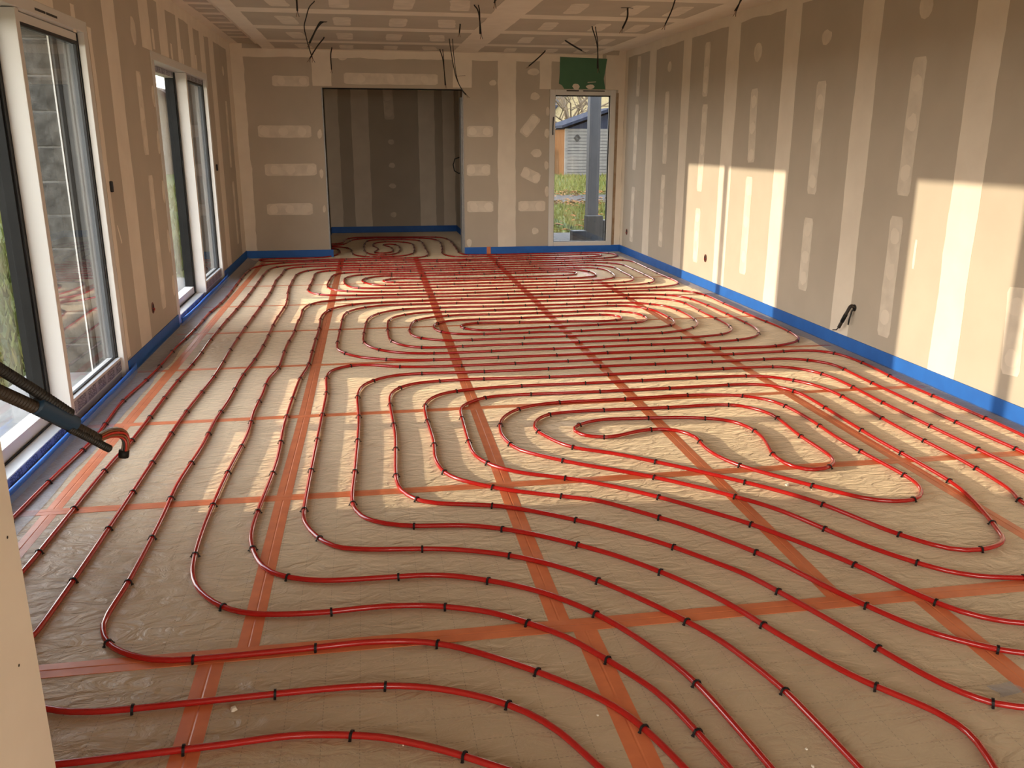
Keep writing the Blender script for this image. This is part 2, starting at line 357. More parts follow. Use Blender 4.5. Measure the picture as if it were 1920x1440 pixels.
# ------------------------------------------------------------------ left wall with its two window openings
W1 = (3.50, 5.84, 0.02, 2.19); W2 = (7.47, 9.98, 0.02, 2.19)
m = MB()
for y0, y1 in ((1.60, W1[0]-.01), (W1[1]+.025, W2[0]-.01), (W2[1]+.025, D+0.4)): m.box(-0.40, -0.0125, y0, y1, -0.12, HU+0.1)
for w_ in (W1, W2):
    m.box(-0.40, -0.0125, w_[0]-.01, w_[1]+.025, w_[3], HU+0.1); m.box(-0.40, -0.0125, w_[0]-.01, w_[1]+.025, -0.12, 0.015)
wlft = m.build('wall_left', M['core']); tag(wlft, 'left wall of plasterboard holding the two tall sliding windows', 'wall', kind='structure')
JL = [1.60, 2.75, 3.95, 5.15, 6.39, 7.39, 8.02, 8.66, 9.29, 9.87, 10.45, D]
boards(wlft, PL_L, JL, 0.0, HU, holes=[W1, W2])
streak(wlft, PL_L, 6.39, 0, 6.39, 2.64, .30)
streak(wlft, PL_L, 7.39, 2.19, 7.39, 2.64, .30)
for y, w_ in ((8.02, .30), (8.66, .13), (9.29, .23), (9.87, .26)): streak(wlft, PL_L, y, 2.185, y, 2.64, w_, jit=.025)
streak(wlft, PL_L, 10.45, 0, 10.45, 2.64, .30)
for y, w_ in ((3.9, .26), (4.55, .16), (5.15, .3)): streak(wlft, PL_L, y, 2.185, y, 2.64, w_, jit=.02)
streak(wlft, PL_L, D-0.17, 0, D-0.17, HU, .36, jit=.02)
streak(wlft, PL_L, 1.6, HU-.05, D, HU-.05, .12, jit=.02, step=.12, t=.0022)
for y, z in ((5.62, 2.16), (7.63, 2.26), (8.3, 2.22), (8.78, 2.22), (9.45, 2.23)):
    streak(wlft, PL_L, y, z-.05, y, z+.10, .07, 'filler_patch', 'compound', jit=.012, cap=.06, step=.02, t=.0018)
streak(wlft, PL_L, 5.905, .12, 5.905, 2.17, .07, jit=.018, t=.0016)
for z in (.35, .72, 1.12, 1.5, 1.85): blob(wlft, PL_L, 7.43, z, .045, .09)
patch(wlft, PL_L, 7.01, 2.0, 7.01, 1.41, .14); patch(wlft, PL_L, 7.04, 1.26, 7.03, .24, .14)
patch(wlft, PL_L, 11.21, 1.97, 11.19, 1.20, .14); patch(wlft, PL_L, 11.24, 1.03, 11.25, .27, .14)
blob(wlft, PL_L, 7.0, 2.28, .075, .10); blob(wlft, PL_L, 11.18, 2.31, .07, .055)
streak(wlft, PL_L, 6.0, .98, 6.06, .86, .015, 'filler_patch', 'compound', jit=.004, cap=.01, step=.02)
# raw concrete blocks of the outer reveals, course by course, and their mortar beds
for wy in (W1[1], W2[1]):
    z = 0.03
    while z < 2.16:
        h = min(0.195, 2.18-z)
        box('concrete_block', M['concrete'], -0.405+rnd.uniform(-.006, .006), -0.205, wy+.005, wy+.20, z, z+h, wlft, bevel=0.006)
        if z+h+.012 < 2.17: box('mortar_bed', M['mortar'], -0.400, -0.206, wy+.010+rnd.uniform(-.003, .002), wy+.20, z+h-.001, z+h+.013, wlft)
        z += h+.012
box('render_face', M['mortar'], -0.44, -0.401, 6.06, W2[0]-.01, -0.12, HU+.1, wlft)
for wy0, wy1 in ((W1[0], W1[1]), (W2[0], W2[1])):
    box('outside_sill', M['sill'], -0.62, -0.205, wy0, wy1+.003, -0.05, 0.045, wlft)
    box('lintel', M['mortar'], -0.405, -0.205, wy0, wy1+.003, 2.175, 2.192, wlft)

# near-left wall return that hides the corner by the camera
NW = (-2.60, 0.20, 0.05, 2.15)  # unseen opening added so that bounced sun lifts the shade
wn_ = MB().box(-0.42, 0.72, 1.40, 1.60, -0.12, HU+.1).box(.72, .934, NW[1], 1.60, -.12, HU+.1).box(.72, .934, BACK, NW[0], -.12, HU+.1).box(.72, .934, NW[0], NW[1], NW[3], HU+.1).box(.72, .934, NW[0], NW[1], -.12, NW[2]).build('wall_near_left', M['compound'])
tag(wn_, 'pale filled wall end in the near left corner with two screw marks', 'wall', kind='structure')
for y, z in ((1.562, .815), (1.52, .575)):
    MB().tube([(0.9335, y, z), (0.9348, y, z)], 0.0028, 8).build('screw_head', M['screw'], wn_)

# ------------------------------------------------------------------ back wall
DX0, DX1, DZ = 1.097, 2.930, 2.175
BW = (4.105, 5.02, 0.095, 2.185)
m = MB()
m.box(-0.40, DX0-.001, D+.0125, D+.11, -.12, HU+.1); m.box(DX0-.001, DX1+.001, D+.0125, D+.11, DZ+.001, HU+.1); m.box(DX1+.001, HALL_R+.1, D+.0125, D+.11, -.12, HU+.1)
m.box(HALL_R+.1, BW[0]-.01, D+.0125, D+.36, -.12, HU+.1); m.box(BW[1]+.01, W+.22, D+.0125, D+.36, -.12, HU+.1)
m.box(BW[0]-.01, BW[1]+.01, D+.0125, D+.36, BW[3]+.002, HU+.1); m.box(BW[0]-.01, BW[1]+.01, D+.0125, D+.36, -.12, BW[2]-.002)
wb = m.build('wall_back', M['core']); tag(wb, 'far end wall of plasterboard with a wide opening and a narrow window', 'wall', kind='structure')
boards(wb, PL_B, [0, 1.11, 2.31, 2.925, 3.52, 4.10, 4.70, W], 0.0, HU, holes=[(DX0, DX1, -1, DZ), (BW[0], BW[1], BW[2], BW[3])])
streak(wb, PL_B, .07, 0, .07, HU, .16, jit=.02)
streak(wb, PL_B, W-.05, 0, W-.05, HU, .10)
streak(wb, PL_B, 0, HC-.045, 4.82, HC-.045, .10, jit=.014, t=.0022, step=.1)
streak(wb, PL_B, 1.11, DZ+.02, 1.11, HC, .24, jit=.01); streak(wb, PL_B, 2.925, DZ+.02, 2.925, HC, .25, jit=.012)
streak(wb, PL_B, 3.52, .09, 3.52, HC, .245)
for a0, b0, a1, b1, w_ in [(.49,2.25,.95,2.25,.13),(.27,1.63,.94,1.63,.15),(.32,1.15,.98,1.15,.15),(.31,.64,.90,.64,.15),(1.39,2.29,2.60,2.29,.135),
    (2.98,1.64,3.33,1.64,.14),(2.97,1.14,3.29,1.14,.15),(2.97,.65,3.33,.65,.15),(3.74,1.60,3.93,1.84,.14),(3.73,1.12,3.97,1.01,.15),(3.68,.65,4.06,.65,.14)]:
    patch(wb, PL_B, a0, b0, a1, b1, w_)
for a, b, ra, rb in [(1.38,2.545,.065,.035),(1.045,1.60,.03,.06),(1.04,1.10,.025,.06),(1.05,.64,.02,.05),(3.88,2.40,.08,.045),(3.90,2.095,.06,.05),(3.93,1.36,.075,.055),(3.92,.31,.05,.05),(3.33,2.26,.05,.035),
    (4.07,1.62,.035,.06),(4.07,1.2,.03,.06),(4.08,.85,.03,.07),(4.08,1.9,.025,.06),(2.99,.16,.035,.06)]:
    blob(wb, PL_B, a, b, ra, rb)
streak(wb, PL_B, 4.045, 2.19, 4.045, HC-.02, .16, jit=.012); streak(wb, PL_B, 4.985, 2.19, 4.985, HC, .22, jit=.014, t=.0018)
v = [(4.235, 2.60), (4.40, 2.595), (4.60, 2.59), (4.885, 2.585), (4.865, 2.45), (4.845, 2.33), (4.86, 2.25), (4.87, 2.195), (4.65, 2.195), (4.30, 2.195), (4.27, 2.24), (4.225, 2.26), (4.235, 2.40)]
MB().prism([(x, z) for x, z in v], 'y', D-.0028, D-.0002).build('green_board', M['green_board'], wb)
blob(wb, PL_B, 4.46, 2.225, .05, .035, .0036, 'compound'); blob(wb, PL_B, 4.66, 2.225, .06, .03, .0036, 'compound'); streak(wb, PL_B, 4.62, 2.28, 4.74, 2.29, .008, 'filler_patch', 'compound', jit=.002, t=.0036, step=.02)
box('bare_edge_strip', M['bare_edge'], 5.028, 5.062, D-.002, D+.001, .10, 2.15, wb)
# steel corner beads around the wide opening, sliding-door studs on its right
tr1 = MB().box(DX0-.003, DX0+.012, D-.004, D+.11, 0, DZ).build('trim_1', M['metal']); tag(tr1, 'thin steel bead along the left side of the wide opening', 'trim', kind='structure')
box('bead_edge', M['dark_frame'], DX0+.012, DX0+.020, D+.03, D+.08, 0, DZ, tr1)
tr2 = MB().box(DX1-.012, DX1+.003, D-.004, D+.01, 0, DZ).build('trim_2', M['metal']); tag(tr2, 'row of upright steel studs along the right side of the wide opening', 'trim', kind='structure')
for k in range(3):
    box('steel_stud', M['metal'], DX1-.030-.001*k, DX1-.004, D+.035+.075*k, D+.052+.075*k, .02, DZ-.10, tr2)
    box('stud_gap_shade', M['dark_frame'], DX1-.016, DX1-.002, D+.052+.075*k, D+.10+.075*k, .02, DZ-.10, tr2)  # dark fill, shade between the studs put into its colour
tr3 = MB().box(DX0, DX1, D+.0, D+.11, DZ-.012, DZ).build('trim_3', M['dark_frame']); tag(tr3, 'dark head rail across the top of the wide opening', 'trim', kind='structure')

# ------------------------------------------------------------------ hall behind the opening
wh = MB().box(HALL_L-.6, HALL_R+.1, HALL_Y+.0125, HALL_Y+.11, -.12, HU+.1).build('wall_hall', M['core']); tag(wh, 'dim plasterboard wall at the end of the hall', 'wall', kind='structure')
boards(wh, PL_H, [HALL_L-.5, 1.55, 2.52, 3.0, HALL_R], 0, HU)
streak(wh, PL_H, 1.10, 0, 1.10, HU, .22); streak(wh, PL_H, 1.56, 0, 1.56, HU, .28); streak(wh, PL_H, 2.66, 0, 2.66, HU, .27); streak(wh, PL_H, 3.03, 0, 3.03, HU, .2)
patch(wh, PL_H, 2.02, 2.5, 2.05, 1.86, .16)
for b in (1.5, 1.12, .78, .30): blob(wh, PL_H, 2.06, b, .055, .045)
whr = MB().box(HALL_R+.0125, HALL_R+.1, D+.11, HALL_Y+.0125, -.12, HU+.1).build('wall_hall_right', M['core']); tag(whr, 'right side wall of the dim hall', 'wall', kind='structure')
boards(whr, PL_HR, [12.02, 13.2, 14.4, HALL_Y], 0, HU); streak(whr, PL_HR, 13.2, 0, 13.2, HU, .26); streak(whr, PL_HR, 14.4, 0, 14.4, HU, .26)
whl = MB().box(-.5, HALL_L, 13.3, HALL_Y+.0125, -.12, HU+.1).box(-.5, -.1, D+.11, 13.3, -.12, HU+.1).build('wall_hall_left', M['board']); tag(whl, 'left side wall of the dim hall beyond the opening', 'wall', kind='structure')

# ------------------------------------------------------------------ wall behind the camera
m = MB(); RW = (1.55, 4.55, 0.05, 2.25)  # unseen opening added to light the foreground from behind
m.box(.9, RW[0], BACK-.3, BACK, -.12, HU+.1); m.box(RW[1], W+.22, BACK-.3, BACK, -.12, HU+.1); m.box(RW[0], RW[1], BACK-.3, BACK, RW[3], HU+.1); m.box(RW[0], RW[1], BACK-.3, BACK, -.12, RW[2])
wf = m.build('wall_front', M['board']); tag(wf, 'plasterboard wall behind the camera with a wide opening added to let fill light in', 'wall', kind='structure')

# ------------------------------------------------------------------ ceiling
ce = MB().box(-.42, W+.22, BACK-.3, D+.36, HU+.0125, HU+.12).box(-.42, HALL_R+.1, D+.36, HALL_Y+.1, HU+.0125, HU+.12).build('ceiling', M['core'])
tag(ce, 'ceiling of plasterboard with taped joints and filled screw rows', 'ceiling', kind='structure')
boards(ce, PL_U, [-.0, .40, 4.80, W], BACK, D)
boards(ce, PL_U, [HALL_L-.6, HALL_R], D+.11, HALL_Y)
XC = [.40, 1.60, 2.955, 4.80]; YC = [BACK, -2.34, -1.14, .06, 1.26, 2.46, 3.66, 4.86, 6.06, 7.26, 8.46, 9.66, 10.95, D-.001]
for i, (x0, x1) in enumerate(((.40, 2.955), (2.955, 4.80))):
    for y0, y1 in zip(YC[:-1], YC[1:]): box('ceiling_board', M['board'], x0+.0006, x1-.0006, y0+.0006, y1-.0006, HC, HU-.0005, ce)
for y in YC[1:-1]: streak(ce, PL_C, .42, y, 4.79, y, .26 if y < 10.5 else .22, jit=.012, step=.1)
streak(ce, PL_C, .485, BACK, .485, D, .16, jit=.008, t=.0018, step=.12); streak(ce, PL_C, 2.955, BACK, 2.955, D, .31, jit=.012, t=.0018, step=.12); streak(ce, PL_C, 4.72, BACK, 4.72, D, .155, jit=.01, t=.0018, step=.12)
streak(ce, PL_C, .4, D-.05, 4.8, D-.05, .12, jit=.02, t=.0020, step=.1)
for j, (y0, y1) in enumerate(zip(YC[:-1], YC[1:])):
    if y0 < 4.0: continue
    yc = (y0+y1)/2 + .05
    for x, tilt in ((.93, .02), (1.45, 0), (1.99, 0), (2.47, .03), (3.49, .02), (4.02, .02), (4.42, .02)):
        hh = .30 if y0 < 10.5 else .22
        streak(ce, PL_C, x-tilt, yc-hh, x+tilt, yc+hh, .17 if x < 3 else .15, 'filler_patch', 'thin_compound', jit=.012, t=.0014, cap=.03, step=.05)
streak(ce, PL_U, .05, BACK, .05, D, .11, jit=.012, step=.12); streak(ce, PL_U, .355, BACK, .355, D, .08, jit=.008, step=.12)
for y in (7.3, 7.95, 8.6, 9.25, 9.9, 10.55, 11.2): streak(ce, PL_U, .08, y, .37, y, .13, jit=.01, t=.0016)
for y in (8.25, 8.9, 9.55, 10.2, 10.85): streak(ce, PL_U, .13, y, .30, y, .06, 'filler_patch', 'thin_compound', jit=.006, t=.0018, cap=.03, step=.03)
streak(ce, PL_U, 5.0, BACK, 5.0, D, .29, jit=.008, step=.12)

# ------------------------------------------------------------------ sliding windows
def sliding_window(name, w_, ym, label, slots):
    y0, y1, z0, z1 = w_
    root = empty(name, (0, (y0+y1)/2, 0)); tag(root, label, 'window', kind='structure')
    oy = (y0+y1)/2
    def b(nm, mt, xa, xb, ya, yb, za, zb, par=root, bev=0.0):
        o = box(nm, M[mt], xa, xb, ya-oy, yb-oy, za, zb, par, bev); return o
    fr = MB()
    for q in ((-.20, .006, y0, y1, 2.125, z1), (-.20, .006, y0, y0+.085, z0, 2.125), (-.03, .006, y1-.075, y1, z0, 2.125), (-.20, -.02, y0+.085, y1-.028, z0, .062)):
        fr.box(q[0], q[1], q[2]-oy, q[3]-oy, q[4], q[5])
    f_ = fr.build('outer_frame', M['white_plastic'], root, bevel=.003)
    b('jamb_liner', 'liner', -.20, -.095, y1-.028, y1, z0, 2.125, root)
    b('jamb_liner', 'liner_pale', -.095, -.03, y1-.030, y1, z0, 2.125, root)
    b('jamb_seal', 'dark_frame', -.185, -.165, y1-.034, y1-.027, .062, 2.125, root)
    b('jamb_seal', 'dark_frame', -.12, -.105, y1-.034, y1-.027, .062, 2.125, root)
    b('reveal_bead', 'white_plastic', -.213, -.204, y1-.036, y1+.004, .045, 2.17, root)
    # inner sash: far half
    s1 = MB()
    for q in ((-.094, .002, ym, ym+.05, .062, 2.12), (-.094, -.035, ym+.05, y1-.085, 2.075, 2.12), (-.094, -.012, ym+.05, y1-.076, .062, .155)):
        s1.box(q[0], q[1], q[2]-oy, q[3]-oy, q[4], q[5])
    sa = s1.build('inner_sash', M['white_plastic'], root, bevel=.002)
    b('far_stile', 'liner_pale', -.094, -.035, y1-.085, y1-.032, .062, 2.12, sa)
    b('glass_pane', 'glass', -.060, -.056, ym+.045, y1-.08, .15, 2.08, sa)
    g = MB()
    for q in ((-.055, -.040, y1-.098, y1-.084, .155, 2.075), (-.055, -.034, ym+.05, y1-.085, 2.058, 2.076), (-.055, -.040, ym+.05, y1-.085, .150, .163)):
        g.box(q[0], q[1], q[2]-oy, q[3]-oy, q[4], q[5])
    g.build('glazing_seal', M['dark_seal'], sa)
    b('printed_film_band', 'printed_film', -.012, -.0095, ym+.06, y1-.10, .075, .140, sa)
    # outer sash: near half, in the track behind
    s2 = MB()
    for q in ((-.185, -.105, y0+.03, y0+.11, .062, 2.12), (-.185, -.105, y0+.11, ym-.035, 2.07, 2.12), (-.185, -.105, y0+.11, ym-.035, .062, .13)):
        s2.box(q[0], q[1], q[2]-oy, q[3]-oy, q[4], q[5])
    sb = s2.build('outer_sash', M['white_plastic'], root, bevel=.002)
    b('meeting_stile', 'dark_frame', -.185, -.105, ym-.035, ym+.045, .062, 2.12, sb)
    b('meeting_stile', 'dark_frame', -.125, -.0965, ym-.012, ym+.030, .062, 2.12, sb)
    b('meeting_seal', 'dark_seal', -.104, -.0955, ym-.028, ym+.02, .062, 2.12, sb)
    b('glass_pane', 'glass', -.150, -.146, y0+.105, ym-.03, .12, 2.075, sb)
    b('glazing_seal', 'dark_frame', -.146, -.104, ym-.047, ym-.034, .13, 2.07, sb)
    b('printed_film_band', 'printed_film', -.0205, -.0185, y0+.10, ym-.03, .004+.018, .058, root)
    b('track_rail', 'dark_frame', -.10, -.092, y0+.085, y1-.03, .062, .070, root)
    if slots:
        for ya, yb in ((4.985, 5.135), (5.15, 5.315)): b('trickle_vent', 'dark_seal', .005, .0075, ya, yb, 2.143, 2.155, f_)
    else:
        b('printed_film_band', 'printed_film', -.036, -.0335, ym+.06, y1-.09, 2.078, 2.118, sa)
        b('printed_film_band', 'printed_film', -.107, -.1035, y0+.12, ym-.05, 2.075, 2.118, sb)
    b('pull_handle', 'dark_seal', .002, .020, y1+.09, y1+.115, 1.195, 1.265, root, .006)
    return root
sliding_window('window_1', W1, 4.715, 'nearest white sliding window on the left, twin black vent slots in its head', True)
sliding_window('window_2', W2, 8.83, 'farther white sliding window on the left with film still on its head rails', False)
# unseen window added beside the camera to lift the shade
root = empty('fill_window', (.80, (NW[0]+NW[1])/2, 0)); tag(root, 'unseen white window added beside the camera to lift the shade', 'window', kind='structure')
hy = (NW[1]-NW[0])/2
fr = MB()
for q in ((-hy, -hy+.07, NW[2], NW[3]), (hy-.07, hy, NW[2], NW[3]), (-.03, .03, NW[2], NW[3]), (-hy, hy, NW[3]-.07, NW[3]), (-hy, hy, NW[2], NW[2]+.07)): fr.box(-.04, .03, *q)
f_ = fr.build('sash_frame', M['white_plastic'], root)
MB().box(-.004, 0, -hy+.05, hy-.05, NW[2]+.05, NW[3]-.05).build('glass_pane', M['glass'], f_)
# narrow end window
y_ = D
root = empty('window_3', ((BW[0]+BW[1])/2, D, 0)); tag(root, 'narrow full-height window in the far end wall showing garden shed and post', 'window', kind='structure')
cx = (BW[0]+BW[1])/2
def bb(nm, mt, xa, xb, ya, yb, za, zb, par, bev=0.0): return box(nm, M[mt], xa-cx, xb-cx, ya-D, yb-D, za, zb, par, bev)
fr = MB()
for q in ((BW[0], BW[0]+.075, BW[2], BW[3]), (BW[1]-.075, BW[1], BW[2], BW[3]), (BW[0]+.075, BW[1]-.075, 2.115, BW[3]), (BW[0]+.075, BW[1]-.075, BW[2], .155)):
    fr.box(q[0]-cx, q[1]-cx, -.012, .07, q[2], q[3])
f_ = fr.build('sash_frame', M['white_plastic'], root, bevel=.004)
bb('glass_pane', 'glass', BW[0]+.07, BW[1]-.07, D+.035, D+.039, .15, 2.12, f_)
g = MB()
for q in ((BW[0]+.075, BW[0]+.082, .155, 2.115), (BW[1]-.089, BW[1]-.075, .155, 2.115), (BW[0]+.075, BW[1]-.075, 2.100, 2.115), (BW[0]+.075, BW[1]-.075, .155, .163)):
    g.box(q[0]-cx, q[1]-cx, .010, .034, q[2], q[3])
g.build('glazing_seal', M['dark_seal'], f_)
MB().tube([(BW[0]+.052-cx, -.012, 1.83), (BW[0]+.045-cx, -.035, 1.81), (BW[0]+.040-cx, -.045, 1.74), (BW[0]+.038-cx, -.045, 1.64), (BW[0]+.042-cx, -.03, 1.60)], .008, 8).build('window_handle', M['dark_seal'], root, smooth=True)
for xa, xb in ((4.33, 4.50), (4.56, 4.86)): bb('head_vent', 'dark_frame', xa, xb, D-.014, D-.011, 2.165, 2.178, f_)

box('outside_sill', M['grey_block'], BW[0]-.01, BW[1]+.01, D+.075, D+.42, .0935, .103, wb)
# ------------------------------------------------------------------ blue edge strips and clear film
def skirting(name, label, segs, film=None):
    m = MB()
    for x0, x1, y0, y1, h in segs: m.box(x0, x1, y0, y1, 0.0005, h)
    o = m.build(name, M['blue_foam'], bevel=.002); tag(o, label, 'edge strip', kind='structure')
    for q in film or (): 
        ax, x0, x1, y0, y1 = q; v = []; f = []; n = int(max(x1-x0, y1-y0)/.05)+1
        for i in range(n+1):
            for k in range(5):
                s = k/4
                if ax == 'y': x = x0+(x1-x0)*s; y = y0+(y1-y0)*i/n; e = (s if x0 < 1 else 1-s)
                else: x = x0+(x1-x0)*i/n; y = y0+(y1-y0)*s; e = 1-s
                if k in (0, 4) : pass
                z = .0022 + .0050*abs(noise.noise((x*9, y*14, 1.7))) + (.045*max(0, 1-e*2.2) if x0 < 1 else .018*max(0, (1-e)-.75))
                if (ax == 'y' and ((x0 < 1 and k == 4) or (x0 > 1 and k == 0))): x += .02*noise.noise((y*3, 4.4, 0))
                v.append((x, y, z))
        for i in range(n):
            for k in range(4): a = i*5+k; f.append((a, a+1, a+6, a+5))
        MB().add(v, f).build('film_flap', M['film'], o, smooth=True)
    return o
skirting('baseboard_right', 'blue foam edge strip running along the foot of the right wall', [(W-.009, W-.0006, BACK, D-.0005, .100)], [('y', W-.13, W-.010, 1.2, D-.1)])
skirting('baseboard_left', 'blue foam edge strip along the left wall between and beyond the windows', [(.0006, .009, 1.601, W1[0], .105), (.0006, .009, W1[1]+.02, W2[0]-.005, .105), (.0006, .009, W2[1]+.01, D-.0005, .105)], [('y', .052, .19, 1.75, D-.25)])
skirting('baseboard_back', 'blue foam edge strip along the foot of the far end wall', [(.0095, DX0+.045, D-.009, D-.0025, .100), (DX1-.004, W-.0095, D-.009, D-.0025, .098)])
skirting('baseboard_hall', 'blue foam edge strip around the dim hall', [(HALL_L, HALL_R-.01, HALL_Y-.009, HALL_Y-.0025, .105), (HALL_R-.009, HALL_R-.0025, D+.30, HALL_Y-.0005, .105), (HALL_L+.0006, HALL_L+.009, 13.31, HALL_Y-.0095, .105)])
for nm, ya, yb, lb in (('edge_strip_roll', W1[0]-.03, W1[1]+.10, 'blue foam strip coloured brighter for window light, folded over below the nearest sliding window'), ('edge_strip_roll', W2[0]+.02, W2[1]+.06, 'blue foam strip coloured brighter for window light, folded over below the farther sliding window')):
    m = MB(); n = 22; pts = []
    for i in range(n+1):
        s = i/n; y = ya+(yb-ya)*s
        x = .028+.014*math.sin(s*math.pi)+.005*math.sin(s*9); z = .056 if .03 < s < .97 else .070
        pts.append((x, y, z))
    m.tube(pts, [.003]+[.0085]*(n-1)+[.003], 8)
    vv = []; ff = []
    for i, p in enumerate(pts):
        vv += [(p[0]+.004, p[1], p[2]), (p[0]+.002, p[1], .0008), (p[0]-.004, p[1], .0008), (p[0]-.002, p[1], p[2])]
    for i in range(n):
        for k in range(4): a = i*4+k; bq = i*4+(k+1) % 4; ff.append((a, bq, bq+4, a+4))
    m.add(vv, ff)
    tag(m.build(nm, M['blue_roll'], smooth=True), lb, 'edge strip')
# orange tape end on the back skirting
tp = box('seam_tape', M['tape'], 3.235, 3.29, D-.0115, D-.0095, .0015, .102); tag(tp, 'short upright piece of orange tape stuck on the blue strip of the end wall', 'tape')

# ------------------------------------------------------------------ seam tapes on the floor
def tape(x0, y0, x1, y1, w_, label, z=.0006):
    d = Vector((x1-x0, y1-y0)); ln = d.length; d.normalize(); nn = Vector((-d.y, d.x)); n = max(2, int(ln/.12)); v = []; f = []; sd = rnd.random()*40
    for i in range(n+1):
        c = Vector((x0, y0))+d*(ln*i/n); off = .006*noise.noise((ln*i/n*.7, sd, 0))
        for k, s in enumerate((-.5, -.06, 0.0, .06, .5)):
            q = c+nn*(off+s*w_); zz = z+(.0009 if abs(s) < .1 and s else 0)-(.0003 if s == 0 else 0)
            v.append((q.x, q.y, zz))
    for i in range(n):
        for k in range(4): a = i*5+k; f.append((a, a+1, a+6, a+5))
    m_ = len(v)
    v2 = [(p[0], p[1], .0001) for p in v]
    for i in range(n):
        for k in (0, 4): a = i*5+k; f.append((a, a+5, m_+a+5, m_+a))
    o = MB().add(v+v2, f).build('seam_tape', M['tape']); tag(o, label, 'tape', 'orange seam tapes on the floor'); return o
tape(.235, 2.3, .262, 11.5, .062, 'lengthwise orange floor tape running closest to the left windows')
tape(1.085, 0.4, 1.085, 2.40, .075, 'lengthwise orange tape in the foreground, leftmost one below the near cross tape')
tape(1.185, 2.40, 1.255, 11.75, .066, 'second lengthwise orange floor tape from the left windows')
tape(2.245, 0.4, 2.245, 2.40, .078, 'lengthwise orange tape in the foreground near the middle, below the near cross tape')
tape(2.172, 2.40, 2.235, 11.75, .070, 'lengthwise orange floor tape down the middle of the room')
tape(3.44, 0.4, 3.44, 2.40, .078, 'lengthwise orange tape in the foreground on the right, below the near cross tape')
tape(3.150, 2.40, 3.245, 11.88, .066, 'lengthwise orange floor tape reaching the upright tape piece on the end wall')
tape(4.150, 2.40, 4.165, 11.3, .066, 'lengthwise orange floor tape closest to the right wall')
tape(.03, 2.405, 5.1, 2.392, .072, 'nearest cross tape in orange, spanning the foreground', .0016)
tape(.03, 3.615, 5.1, 3.60, .060, 'second cross tape in orange, along the near edge of the sunlit floor', .0016)
tape(.03, 4.79, 5.1, 4.805, .052, 'third cross tape in orange, through the middle of the near sunlit floor', .0016)
tape(.03, 5.965, 5.1, 5.975, .045, 'fourth cross tape in orange, just beyond the near sunlit floor', .0016)
tape(.05, 7.145, 5.1, 7.145, .040, 'fifth cross tape in orange, through the middle pipe spiral', .0016)
tape(.05, 8.335, 5.1, 8.335, .034, 'sixth cross tape in orange, crossing the farther sunlit floor', .0016)
tape(.05, 9.525, 5.1, 9.525, .030, 'farthest cross tape in orange, by the far pipe spiral', .0016)

